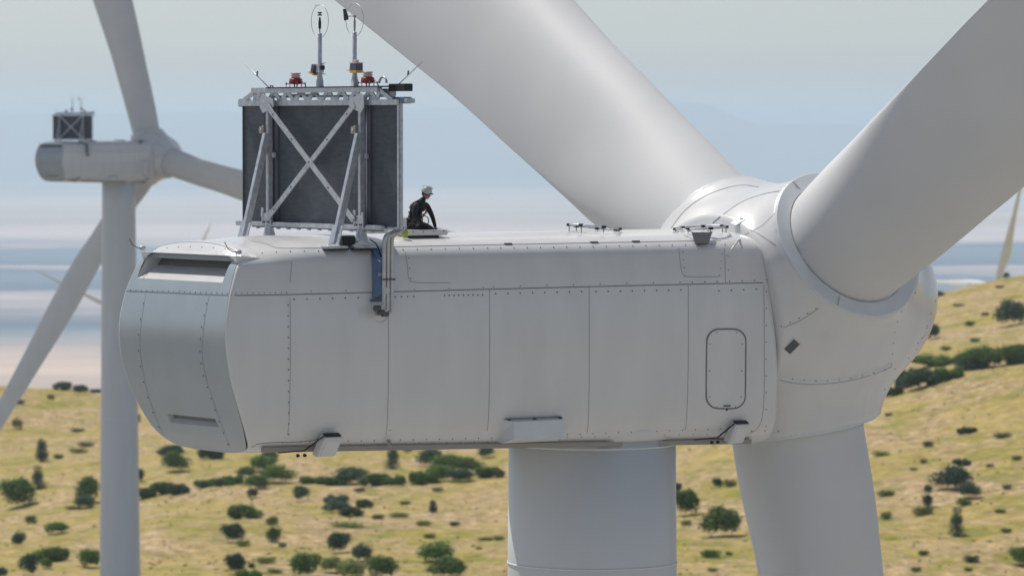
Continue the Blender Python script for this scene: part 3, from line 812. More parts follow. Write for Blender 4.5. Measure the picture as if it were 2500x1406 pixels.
for s in (-1, 1):
    l = 1.86*s; m = MB()
    m.beam(NL(-8.12,l,-2.48), NL(LP-.06,l,-.15), .15, .13, 'galv', up=t, bevel=.012)
    foot = NL(-8.16,l,-2.50)
    for k in (-1, 1): m.beam(foot+t*.10*k, foot+t*.10*k+(NL(LP,l,-.15)-foot).normalized()*.42, .02, .20, 'galv', up=t)
    m.box(NL(-8.16,l,-2.56), (a*.26, t*.18, UZ*.03), 'galv', .008); m.box(NL(-8.16,l,-2.60), (a*.28, t*.19, UZ*.018), 'black')
    for k in range(4): m.lathe(foot+(NL(LP,l,-.15)-foot).normalized()*(.08+.09*k)+t*.115, t, [(0,.018),(.02,.012)], 'bolt', 8)
    m.build('brace_strut', rad_root, INV)
    m = MB(); q = [NL(LP-.10,l-.06,.02),NL(LP-.10,l-.22,-.04),NL(LP-.10,l-.24,-.16),NL(LP-.10,l-.10,-.20)]
    m.beam(q[0], q[1], .03, .05, 'brown'); m.box((q[0]+q[2])/2, (t*.09, UZ*.08, a*.02), 'brown', .01); m.lathe((q[0]+q[2])/2-a*.02, -a, [(0,.03),(.02,.03)], 'galv', 10)
    m.build('tether_plate', rad_root, INV)
    m = MB(); m.box(NL(LP+.12,l+.16,-.78), (t*.07, UZ*1.26, a*.04), 'cabinet', .01); m.box(NL(LP+.02,l+.17,-.62), (t*.05, UZ*.06, a*.03), 'galv', .01)
    m.build('pipe_casing', rad_root, INV)
for l0, l1 in ((-3.15,-1.90),(-1.86,1.86),(1.90,3.15)):
    m = MB(); zc = (-2.16+.50)/2; hz = (.50+2.16)/2
    m.box(NL(-7.28,(l0+l1)/2,zc), (t*((l1-l0)/2), a*.04, UZ*hz), 'fins')
    p = m.build('radiator_panel', rad_root, INV)
    m = MB()
    for l in ((l1-.03,) if l1 > 3 else (l0+.02, l1-.02)): m.box(NL(-7.335,l,zc), (t*.018 if l1 < 3 else t*.035, a*.012, UZ*(hz-.01)), 'galv' if l1 > 3 else 'cabinet')
    m.box(NL(-7.335,(l0+l1)/2,-2.14), (t*((l1-l0)/2-.04), a*.02, UZ*.02), 'galv')
    m.build('panel_frame', p, INV)
m = MB(); m.box(NL(-7.30,3.175,(-2.16+.55)/2), (t*.02, a*.035, UZ*1.36), 'galv', .01)
m.build('side_frame', rad_root, INV)
for l in (-1.88, 1.93):
    m = MB(); m.tube([NL(-7.36,l,.45), NL(-7.36,l,-2.1)], .02, 'galv', 6); m.build('conduit', rad_root, INV)
# top truss
m = MB()
zb_, zt_ = .55, .78; Lt = -7.40
m.box(NL(Lt,0,zb_-.03), (t*3.2, a*.03, UZ*.06), 'galv', .006)
m.box(NL(Lt,-.05,zt_+.02), (t*2.55, a*.06, UZ*.06), 'galv', .008)
ks = [-3.1,-2.55,-2.0,-1.45,-.9,-.35,.2,.75,1.3,1.85,2.4,3.0]
tops = [-2.5,-2.25,-1.72,-1.17,-.62,-.08,.47,1.02,1.57,2.12,2.5]
for k in range(len(ks)-1):
    m.beam(NL(Lt,ks[k],zb_), NL(Lt,tops[k],zt_), .10, .03, 'galv', up=a); m.beam(NL(Lt,ks[k+1],zb_), NL(Lt,tops[k],zt_), .10, .03, 'galv', up=a)
for k in range(10): m.box(NL(Lt-.01, -2.3+.5*k, .60), (t*.10, a*.008, UZ*.05), 'galv')
m.box(NL(Lt+.12,0,.66), (t*2.1, a*.02, UZ*.025), 'recess')
m.box(NL(Lt-.03,-.4,.70), (t*.5, a*.02, UZ*.018), 'recess'); m.box(NL(Lt-.03,.55,.66), (t*.45, a*.02, UZ*.018), 'recess')
m.build('top_truss', rad_root, INV)
m = MB()
m.box(NL(-7.20,.5,.855), (t*2.45, a*.28, UZ*.012), 'black'); m.box(NL(-7.20,3.0,.83), (t*.32, a*.10, UZ*.08), 'black', .01)
m.box(NL(-7.2,2.45,.72), (t*.25, a*.1, UZ*.09), 'galv', .02)
m.build('cable_tray', rad_root, INV)
for p_, ax_, mt_ in ((NL(-7.20,3.0,.56), (t*.28, a*.10, UZ*.07), 'bluebox'), (NL(-7.2,3.33,.55), (t*.08, a*.1, UZ*.05), 'galv'), (NL(-7.25,-3.2,.53), (t*.08, a*.12, UZ*.09), 'galv')):
    m = MB(); m.box(p_, ax_, mt_, .01); m.build('end_bracket', rad_root, INV)

def sensor_mast(px, vane):
    l = on_L(px, 215, -7.25)[0]
    m = MB(); o = NL(-7.25, l, .86)
    m.lathe(o, UZ, [(0,.10),(.01,.10),(.02,.085),(.30,.05),(.42,.048),(1.16,.046),(1.17,.035)], 'galv', 18)
    for k in range(3):
        th = 2.1*k; m.box(o+UZ*.08+(a*math.cos(th)+t*math.sin(th))*.075, (a*.010, t*.010, UZ*.07), 'galv')
    mast = m.build('sensor_mast', rad_root, INV)
    m = MB()
    if not vane:
        m.lathe(o, UZ, [(1.17,.012),(1.25,.012),(1.28,.03),(1.40,.032),(1.48,.02),(1.52,.012)], 'black', 10)
        for z_ in (1.545, 1.60): m.lathe(o, UZ, [(z_,.05),(z_+.025,.05)], 'black', 12)
        m.lathe(o, UZ, [(1.56,.03),(1.60,.03)], 'ring', 12)
        m.build('anemometer', mast, INV)
    else:
        m.lathe(o, UZ, [(1.17,.012),(1.22,.022),(1.40,.026),(1.46,.014),(1.50,.03),(1.53,.03)], 'brown', 10)
        m.beam(o+UZ*1.51+t*.05, o+UZ*1.51-a*.02-t*.30, .015, .015, 'black')
        tl = o+UZ*1.51-t*.30; mi_ = m.mi('black')
        q = [tl+t*.04-UZ*.07, tl-t*.10-UZ*.09, tl-t*.14+UZ*.16, tl-t*.06+UZ*.16, tl+t*.03]
        f0 = [m.bm.verts.new(p+a*.015) for p in q]; f1 = [m.bm.verts.new(p-a*.015) for p in q]
        m.face(f0, mi_); m.face(f1[::-1], mi_)
        for k in range(5): m.face([f0[k], f1[k], f1[(k+1) % 5], f0[(k+1) % 5]], mi_)
        m.build('wind_vane', mast, INV)
    m = MB(); c = o+UZ*1.43
    pts = [c+t*.345*math.cos(2*math.pi*k/40)+UZ*.355*math.sin(2*math.pi*k/40) for k in range(40)]
    m.tube(pts, .0075, 'galv', 6, closed=True); m.tube([c+UZ*.355, c+UZ*.352-t*.22], .007, 'galv', 6)
    m.build('lightning_loop', mast, INV)
    return mast, o
m1, o1 = sensor_mast(781, False); m2, o2 = sensor_mast(866, True)
m = MB()      # camera like units with yellow undersides
p = o2+t*.19+UZ*.42-a*.08
m.box(p, (t*.125, a*.09, UZ*.075), 'cabinet', .01); m.box(p+UZ*.085, (t*.13, a*.095, UZ*.012), 'lens', .004); m.lathe(p+UZ*.09, UZ, [(0,.06),(.06,.055)], 'lens', 12)
m.box(p-UZ*.10, (t*.13, a*.095, UZ*.028), 'yellow', .008); m.box(p-UZ*.07-t*.30, (t*.07, a*.008, UZ*.006), 'bolt'); m.box(p-UZ*.03-t*.15, (t*.06, a*.04, UZ*.035), 'galv')
m.build('ice_sensor', m2, INV)
m = MB(); p = o1-t*.14+UZ*.40-a*.04; ux = (UZ*.95+t*.3).normalized(); uy = (t*.95-UZ*.3).normalized()
m.box(p, (uy*.06, a*.07, ux*.09), 'cabinet', .01); m.box(p-ux*.11-uy*.015, (uy*.11, a*.07, ux*.018), 'yellow', .004)
m.box(o1+t*.11+UZ*.42, (t*.035, a*.04, UZ*.045), 'black', .008); m.box(o1+UZ*.40, (t*.08, a*.06, UZ*.09), 'galv', .01)
m.beam(o1+UZ*.50, o1+UZ*.52+t*.22, .015, .015, 'bolt'); m.beam(o1+UZ*.29, o1+UZ*.28+t*.22, .015, .015, 'bolt')
m.build('ice_sensor', m1, INV)

def beacon(px):
    l = on_L(px, 205, -7.25)[0]; o = NL(-7.25, l, .86)
    m = MB(); m.lathe(o, UZ, [(.07,.09),(.08,.135),(.10,.15),(.185,.142),(.20,.11)], 'red', 24)
    for k in range(4):
        th = k*math.pi/2+.4; d = a*math.cos(th)+t*math.sin(th)
        m.tube([o+d*.13, o+d*.13+UZ*.10], .009, 'red', 6); m.lathe(o+d*.21+UZ*.05, UZ, [(0,.015),(.06,.015)], 'bolt', 8); m.beam(o+d*.12+UZ*.08, o+d*.21+UZ*.08, .02, .014, 'red')
        m.tube([o+d*.21, o+d*.21+UZ*.07], .006, 'galv', 6)
    bo = m.build('warning_light', rad_root, INV)
    m = MB(); m.lathe(o, UZ, [(.20,.085),(.215,.11),(.225,.11),(.235,.08),(.25,.115),(.26,.115),(.27,.08),(.295,.11),(.31,.12),(.318,.11)], 'lens', 24); m.build('lamp_lens', bo, INV)
    m = MB(); m.tube([o+t*.14+UZ*.13, o+t*.26+UZ*.14, o+t*.38+UZ*.06, o+t*.43+UZ*.0], .010, 'bolt', 6); m.build('cable', bo, INV)
beacon(722); beacon(898)
for (x0, y0, x1, y1), s in (((658,216,597,155), -1), ((962,217,1030,152), 1)):
    l0, z0 = on_L(x0, y0, -7.25); l1, z1 = on_L(x1, y1, -7.25)
    A_, B_ = NL(-7.25,l0,z0), NL(-7.25,l1,z1); m = MB(); m.tube([A_, B_], .013, 'galv', 6)
    md = A_.lerp(B_, .5); m.tube([md, md+UZ*.10+t*.02], .02, 'bolt', 6); m.tube([A_-t*.0, A_+t*.06*1+UZ*.06, A_+t*.14+UZ*.05, A_+t*.12-UZ*.04], .016, 'bolt', 6)
    m.build('lightning_rod', rad_root, INV)
m = MB(); cc = NL(-7.25, on_L(935,210,-7.25)[0], .93)
m.tube([cc+t*.14*math.cos(k*.35)+UZ*.13*math.sin(k*.35) for k in range(0,10)], .025, 'galv', 8); m.build('cable_hoop', rad_root, INV)

# ------------------------------------------------------------------ the other turbines (copies)
def rot_about(o, ax, ang): return Matrix.Translation(o) @ Matrix.Rotation(ang, 4, ax) @ Matrix.Translation(-o)
kids = {}
for o in bpy.data.objects:
    if o.parent: kids.setdefault(o.parent.name, []).append(o)
Hl = INV @ H; arl = (INV.to_3x3() @ ar).normalized()
def copy_tree(o, parent, far):
    c = o.copy(); C.objects.link(c); c.parent = parent
    for ch in kids.get(o.name, []):
        if far and ch.name.split('.')[0] not in ('root_collar',): continue
        copy_tree(ch, c, far)
    return c
def turbine(px, y, yaw, dpsi, label, far=True, dz=0, pitch=0):
    x = (px-1250)/F*y; r = bpy.data.objects.new('wind_turbine', None); C.objects.link(r)
    r.location = (x, y, ground_z(x, y)+dz); r.rotation_euler = (0, 0, R(yaw))
    tag(r, label, 'wind turbine', 'wind turbines')
    for ch in kids[root.name]:
        if far and ch.name.startswith('radiator'): continue
        c = copy_tree(ch, r, far)
        if ch.name.startswith(('blade','spinner')):
            mm = rot_about(Hl, arl, R(dpsi))
            if ch.name.startswith('blade') and pitch:
                k_ = blades.index(ch); mm = mm @ rot_about(Hl, (INV.to_3x3() @ BD[k_]).normalized(), R(pitch))
            c.matrix_local = mm @ c.matrix_local
    return r
DP = -1
turbine(290, 515, 50, 44.8, 'blue grey wind turbine standing left behind the near nacelle, dark radiator on its roof', False, .75, -20)
#TURB
turbine(372, 2450, 78, -4, 'tiny white turbine far out on the plain, one blade showing left of the distant tower', True, 0, 12)
turbine(2410, 2290, 30, -28, 'faint distant turbine behind the right ridge, with one blade lying level beside the spinner', True)
turbine(402, 3000, 42, -13, 'very faint far turbine mostly behind the near nacelle, blade tip above its rear roof', True)

# ------------------------------------------------------------------ the technician
cloth = mat('black_workwear', (.016,.017,.023), .8, var=.3, vscale=9, bump=.4, bscale=30)
skin = mat('skin', (.40,.20,.13), .5); helm = mat('helmet_white', (.55,.60,.61), .3)
glove = mat('grey_glove', (.11,.10,.12), .7); web = mat('harness_web', (.03,.03,.035), .7); pad = mat('harness_pad_grey', (.33,.34,.36), .6)
orange = mat('orange_strap', (.55,.11,.04), .5); lensm = mat('violet_mirror_lens', (.05,.04,.35), .08, metal=.6); hair = mat('dark_hair', (.02,.015,.012), .7)
boot = mat('boot_leather', (.03,.025,.02), .6); lime = mat('lime_fabric', (.42,.50,.12), .7)
PL, _ = on_lat(1006, 560, .35); PO = NL(PL, .35, zroof(.35)+.005)
person = bpy.data.objects.new('person', None); C.objects.link(person)
PM = Matrix.Translation(PO) @ Matrix.Rotation(R(-26), 4, 'Z'); person.matrix_world = PM; PI_ = PM.inverted()
tag(person, 'person in black workwear, white helmet and violet goggles kneeling on the nacelle roof', 'person')
def skin_mesh(verts, edges, radii, m, root_i=0, lv=2):
    me = bpy.data.meshes.new('tmp'); me.from_pydata(verts, edges, []); o = bpy.data.objects.new('tmp', me); C.objects.link(o)
    md = o.modifiers.new('s', 'SKIN'); md.use_smooth_shade = True
    for i, r_ in enumerate(radii):
        me.skin_vertices[0].data[i].radius = r_ if isinstance(r_, tuple) else (r_, r_)
        me.skin_vertices[0].data[i].use_root = (i == root_i)
    sb = o.modifiers.new('d', 'SUBSURF'); sb.levels = lv; sb.render_levels = lv
    dg = bpy.context.evaluated_depsgraph_get(); ev = o.evaluated_get(dg); out = bpy.data.meshes.new_from_object(ev)
    bpy.data.objects.remove(o); bpy.data.meshes.remove(me)
    return out
def add_mesh(mb, me, m):
    mi = mb.mi(m); n0 = len(mb.bm.faces); mb.bm.from_mesh(me); mb.bm.faces.ensure_lookup_table()
    for f in mb.bm.faces[n0:]: f.material_index = mi; f.smooth = True
    bpy.data.meshes.remove(me)
B = MB()
vs = [(0,0,.25),(.06,0,.38),(.15,0,.52),(.21,0,.64),(.26,0,.73),(.31,0,.81),          #0-5 spine, neck
      (.20,.12,.64),(.25,.20,.63),(.36,.23,.43),(.44,.19,.27),(.50,.15,.13),            #6-10 left arm (far)
      (.18,-.12,.63),(.19,-.21,.61),(.20,-.27,.37),(.36,-.22,.23),(.50,-.16,.12),        #11-15 right arm (near)
      (.02,.10,.20),(.22,.17,.17),(.42,.21,.09),(.20,.20,.065),(-.05,.19,.06),(-.13,.19,.045),  #16-21 left leg
      (.02,-.10,.20),(.20,-.17,.17),(.38,-.22,.09),(.16,-.20,.065),(-.09,-.19,.06),(-.17,-.19,.045)]
es = [(0,1),(1,2),(2,3),(3,4),(4,5),(3,6),(6,7),(7,8),(8,9),(9,10),(3,11),(11,12),(12,13),(13,14),(14,15),
      (0,16),(16,17),(17,18),(18,19),(19,20),(20,21),(0,22),(22,23),(23,24),(24,25),(25,26),(26,27)]
rd = [(.15,.17),(.14,.16),(.145,.175),(.125,.15),.072,.060,.085,.078,.056,.047,.036,.085,.078,.058,.048,.036,
      .105,.088,.066,.060,.045,.035,.105,.088,.066,.060,.045,.035]
add_mesh(B, skin_mesh(vs, es, rd, cloth), cloth)
# head with a face: cranium, jaw, nose, brow, ears, chin
hc = V((.355,0,.885)); fw = V((.90,-.22,-.36)).normalized(); up_ = (UZ-fw*UZ.dot(fw)).normalized(); sd_ = up_.cross(fw)
B.ellipsoid(hc, (fw*.098, sd_*.076, up_*.105), skin, 20, 14)
B.ellipsoid(hc+fw*.035-up_*.065, (fw*.062, sd_*.052, up_*.055), skin, 16, 10)
B.ellipsoid(hc+fw*.105-up_*.022, (fw*.022, sd_*.014, up_*.026), skin, 10, 8)
B.ellipsoid(hc+fw*.090-up_*.062, (fw*.014, sd_*.026, up_*.008), mat('lips', (.30,.10,.08), .5), 10, 6)
for s_ in (-1, 1):
    B.ellipsoid(hc+sd_*.077*s_-up_*.015, (fw*.020, sd_*.010, up_*.032), skin, 10, 8)
    B.ellipsoid(hc+fw*.088+sd_*.030*s_+up_*.008, (fw*.012, sd_*.013, up_*.010), hair, 8, 6)
# gloved hands: palm, four fingers of their own and a thumb, reaching down onto the lid
for wx, dv, s_ in ((V((.50,.15,.13)), V((.55,-.25,-.80)), 1), (V((.50,-.16,.12)), V((.75,.15,-.62)), -1)):
    dv.normalize(); sx = UZ.cross(dv).normalized(); nn = dv.cross(sx)
    P_ = [tuple(wx-dv*.03), tuple(wx+dv*.03), tuple(wx+dv*.085)]
    add_mesh(B, skin_mesh(P_, [(0,1),(1,2)], [(.030,.024),(.040,.018),(.040,.015)], glove, 0, 1), glove)
    for k in range(4):
        b0 = wx+dv*.085+sx*(.030-.020*k); ln = (.062,.072,.068,.054)[k]; d2 = (dv-nn*.45*(-1 if nn.z > 0 else 1)*-1).normalized()
        d2 = (dv*.8+V((0,0,-.25))).normalized(); d3 = (dv*.45+V((0,0,-.8))).normalized()
        P_ = [tuple(b0), tuple(b0+d2*ln*.45), tuple(b0+d2*ln*.45+d3*ln*.35), tuple(b0+d2*ln*.45+d3*ln*.65)]
        add_mesh(B, skin_mesh(P_, [(0,1),(1,2),(2,3)], [.010,.0095,.009,.007], glove, 0, 1), glove)
    b0 = wx+dv*.035+sx*.036*(-s_); d2 = (dv*.7+sx*.6*(-s_)-UZ*.2).normalized()
    add_mesh(B, skin_mesh([tuple(b0), tuple(b0+d2*.032), tuple(b0+d2*.032+dv*.028)], [(0,1),(1,2)], [.012,.011,.009], glove, 0, 1), glove)
body = B.build('body', person)
# push body into place: the coordinates above are already person-local
m = MB()
for j in range(1): pass
prof = [(-.040,.118),(-.03,.122),(.0,.118),(.035,.108),(.07,.086),(.093,.058),(.104,.024),(.106,.0)]
hb = hc+up_*.062-fw*.012; n_ = 24; rings = []; mi_ = m.mi(helm)
for d_, r_ in prof: rings.append([m.bm.verts.new(hb+up_*d_+fw*(1.14*r_*math.cos(2*math.pi*j/n_))+sd_*(.92*r_*math.sin(2*math.pi*j/n_))) for j in range(n_)])
for A, B2 in zip(rings, rings[1:]):
    for j in range(n_): m.face([A[j], A[(j+1) % n_], B2[(j+1) % n_], B2[j]], mi_, True)
m.face(rings[0][::-1], mi_)
for k in range(-2, 3): m.tube([hb+up_*.112*math.cos(q_)*1.0+fw*.150*math.sin(q_)*1.0*.95+sd_*.028*k for q_ in (-.9,-.5,0,.5,.9)], .006, helm, 6)
m.box(hb-up_*.03+fw*.145, (fw*.02, sd_*.07, up_*.006), helm, .004)
m.ellipsoid(hb-up_*.022+fw*.137, (fw*.014, sd_*.075, up_*.012), web, 12, 6)
hel = m.build('helmet', person)
m = MB()
for s_ in (-1, 1): m.tube([hb+sd_*.10*s_, hb+sd_*.082*s_-up_*.08+fw*.01, hb+sd_*.045*s_-up_*.16+fw*.045, hb-up_*.175+fw*.055], .007, web, 6)
m.build('chin_strap', hel)
m = MB(); gc_ = hc+up_*.008; mi_ = m.mi(lensm); g0, g1 = [], []
for j in range(11):
    an = (j-5)/5*1.05; d_ = fw*math.cos(an)*.112+sd_*math.sin(an)*.090
    g0.append(m.bm.verts.new(gc_+d_+up_*.028)); g1.append(m.bm.verts.new(gc_+d_*1.0-up_*(.026-.010*abs(math.cos(an*1.5)))))
for j in range(10): m.face([g0[j], g0[j+1], g1[j+1], g1[j]], mi_, True)
m.tube([v.co.copy() for v in g0], .006, web, 6); m.tube([v.co.copy() for v in g1], .005, web, 6)
for s_ in (-1, 1): m.tube([gc_+fw*.056+sd_*.080*s_, gc_+sd_*.088*s_, gc_-fw*.07+sd_*.07*s_], .008, web, 6)
m.build('goggles', person)
m = MB(); m.ellipsoid(hc-fw*.03-up_*.012, (fw*.085, sd_*.081, up_*.085), hair, 14, 8); m.build('hair', person)
m = MB()      # harness: shoulder straps, belt, leg loops, back pad, chest ring
for s_ in (-1, 1):
    m.tube([V(p) for p in ((.03,.15*s_,.35),(.02,.12*s_,.52),(.09,.11*s_,.68),(.22,.11*s_,.74),(.32,.08*s_,.62),(.28,.10*s_,.45),(.17,.14*s_,.34))], .015, web, 6)
    m.tube([V((.08+.10*math.cos(q_)*.9, .15*s_+.10*math.sin(q_), .22+.10*math.cos(q_))) for q_ in [k*math.pi/6 for k in range(13)]], .014, web, 6)
m.tube([V((.04+.15*math.cos(k*math.pi/10), .165*math.sin(k*math.pi/10), .33)) for k in range(20)], .024, web, 6, closed=True)
m.build('harness', person)
m = MB(); m.box((.0,0,.60), ((.03,0,.05), (0,.07,0), (-.02,0,.02)), pad, .01); m.ellipsoid((.0,-.15,.47), ((.02,0,0),(0,.02,0),(0,0,.03)), pad, 8, 6); m.build('back_pad', person)
m = MB(); m.tube([V((.36,-.03,.55)), V((.37,-.02,.47)), V((.31,-.08,.42)), V((.27,-.12,.42))], .017, orange, 6); m.tube([V((.29,.02,.40)), V((.40,-.02,.36)), V((.44,-.05,.26)), V((.40,-.08,.2))], .011, web, 6); m.build('lanyard', person)
m = MB(); m.box((.27,-.245,.30), ((.07,.02,-.06), (.0,.045,.0), (.02,0,.028)), mat('forearm_sleeve', (.22,.12,.11), .7), .015); m.build('sleeve_patch', person)
for s_ in (-1, 1):
    m = MB(); x_ = -.12 if s_ > 0 else -.16
    m.box((x_,.19*s_,.05), ((.10,0,-.005), (0,.042,0), (.0,0,.038)), boot, .02); m.box((x_-.10,.19*s_,.045), ((.012,0,0), (0,.045,0), (.0,0,.045)), boot, .006); m.build('boot', person)
L_, _ = on_lat(988, 557, 1.35)
m = MB(); m.ellipsoid((0,0,.10), ((.085,0,0),(0,.07,0),(0,0,.095)), lime, 14, 10); m.box((0,0,.17), ((.07,0,0),(0,.055,0),(0,0,.02)), lime, .012); m.tube([V((-.04,0,.18)), V((-.02,0,.24)), V((.02,0,.24)), V((.04,0,.18))], .008, web, 6)
bag = m.build('tool_bag'); bag.location = NL(L_, 1.35, zroof(1.35)+.02)
tag(bag, 'small lime yellow tool bag on the roof beside the radiator foot', 'tool bag')

# ------------------------------------------------------------------ shrubs and small trees on the hillside
def leafmat(name, c1, c2, c3):
    m = bpy.data.materials.new(name); m.use_nodes = True; n = m.node_tree; b = n.nodes['Principled BSDF']; b.inputs['Roughness'].default_value = .8; b.inputs['Specular IOR Level'].default_value = .25
    g_ = n.nodes.new('ShaderNodeNewGeometry'); oi = n.nodes.new('ShaderNodeObjectInfo')
    cr_ = n.nodes.new('ShaderNodeValToRGB'); n.links.new(g_.outputs['Random Per Island'], cr_.inputs[0]); e = cr_.color_ramp.elements
    e[0].color = (*c1, 1); e[1].color = (*c3, 1); q = e.new(.55); q.color = (*c2, 1)
    hv = n.nodes.new('ShaderNodeHueSaturation'); mr = n.nodes.new('ShaderNodeMapRange'); n.links.new(oi.outputs['Random'], mr.inputs[0]); mr.inputs[3].default_value = .9; mr.inputs[4].default_value = 1.6
    n.links.new(mr.outputs[0], hv.inputs['Value']); n.links.new(cr_.outputs[0], hv.inputs['Color']); n.links.new(hv.outputs[0], b.inputs['Base Color'])
    tl = n.nodes.new('ShaderNodeBsdfTranslucent'); n.links.new(hv.outputs[0], tl.inputs['Color']); ms_ = n.nodes.new('ShaderNodeMixShader'); ms_.inputs[0].default_value = .38
    n.links.new(b.outputs[0], ms_.inputs[1]); n.links.new(tl.outputs[0], ms_.inputs[2]); n.links.new(ms_.outputs[0], [q for q in n.nodes if q.type == 'OUTPUT_MATERIAL'][0].inputs['Surface'])
    return m
LM = {'d': leafmat('juniper_dark', (.030,.056,.038), (.055,.098,.060), (.10,.155,.075)),
      'g': leafmat('oak_green', (.040,.080,.022), (.085,.155,.030), (.15,.225,.045)),
      'o': leafmat('olive_scrub', (.11,.14,.04), (.17,.21,.06), (.23,.26,.08)),
      'b': leafmat('dry_brown_scrub', (.13,.115,.065), (.18,.155,.09), (.24,.21,.12))}
bark = mat('bark', (.09,.07,.055), .9, var=.3, vscale=8)
random.seed(7)
def crown(kind, seed):
    rnd = random.Random(seed); bm = bmesh.new(); lobes = []
    if kind == 'round': n_, hh_ = 9, .75
    elif kind == 'wide': n_, hh_ = 12, .48
    elif kind == 'tall': n_, hh_ = 9, 1.35
    else: n_, hh_ = 6, .42
    for i in range(n_):
        an = rnd.uniform(0, 6.283); rr2 = rnd.uniform(.0, .30)
        if kind == 'tall':
            zc_ = rnd.uniform(.16, .86); r0 = .34*(1-.55*zc_)+.03; rr2 = rnd.uniform(0, .17)*(1.2-zc_); lobes.append((rr2*math.cos(an), rr2*math.sin(an), zc_*hh_, r0, r0*rnd.uniform(.8,1.1)))
        elif kind == 'wide':
            lobes.append((rnd.uniform(-.33,.33), rnd.uniform(-.2,.2), hh_*rnd.uniform(.25,.60), rnd.uniform(.13,.21), rnd.uniform(.14,.20)))
        elif kind == 'round':
            lobes.append((rr2*math.cos(an), rr2*math.sin(an), hh_*rnd.uniform(.30,.66), rnd.uniform(.19,.27), rnd.uniform(.17,.24)))
        else:
            lobes.append((-.24+.096*i, rnd.uniform(-.06,.06), hh_*rnd.uniform(.3,.5), rnd.uniform(.20,.26), rnd.uniform(.14,.19)))
    for lx, ly, lz, r0, rz in lobes:
        for _ in range(230 if kind != 'tuft' else 150):
            d = V((rnd.gauss(0,1), rnd.gauss(0,1), rnd.gauss(0,1))).normalized(); k = rnd.uniform(.55, 1.13)
            p = V((lx+d.x*r0*k, ly+d.y*r0*k, lz+d.z*rz*k))
            if p.z < .01: p.z = rnd.uniform(.0,.06)
            s_ = rnd.uniform(.020,.042); nn = (d+V((rnd.gauss(0,.32), rnd.gauss(0,.32), rnd.gauss(0,.32)))).normalized(); u_ = nn.orthogonal().normalized(); v_ = nn.cross(u_)
            an = rnd.uniform(0, 3.14); u2 = u_*math.cos(an)+v_*math.sin(an); v2 = nn.cross(u2)
            bm.faces.new([bm.verts.new(p+u2*s_), bm.verts.new(p+v2*s_*.7), bm.verts.new(p-u2*s_), bm.verts.new(p-v2*s_*.7)])
    me = bpy.data.meshes.new('crown_'+kind); bm.to_mesh(me); bm.free(); me.materials.append(LM['d']); return me
PROTO = {k: [crown(k, 10*i+j) for j in range(4)] for i, k in enumerate(('round','wide','tall','tuft'))}
trk = MB(); 
trk.tube([(0,0,-.05),(.02,.01,.15),(-.01,.0,.4),(.02,.02,.7)], [.045,.035,.028,.012], bark, 8)
for q_ in ((.14,.05,.5),(-.15,-.04,.55),(.03,.16,.6),(-.04,-.14,.45)): trk.tube([(.0,0,.2),(q_[0]*.5,q_[1]*.5,.33),q_], [.02,.015,.006], bark, 6)
trkme = trk.build('trunk').data; bpy.data.objects.remove(bpy.data.objects['trunk'])
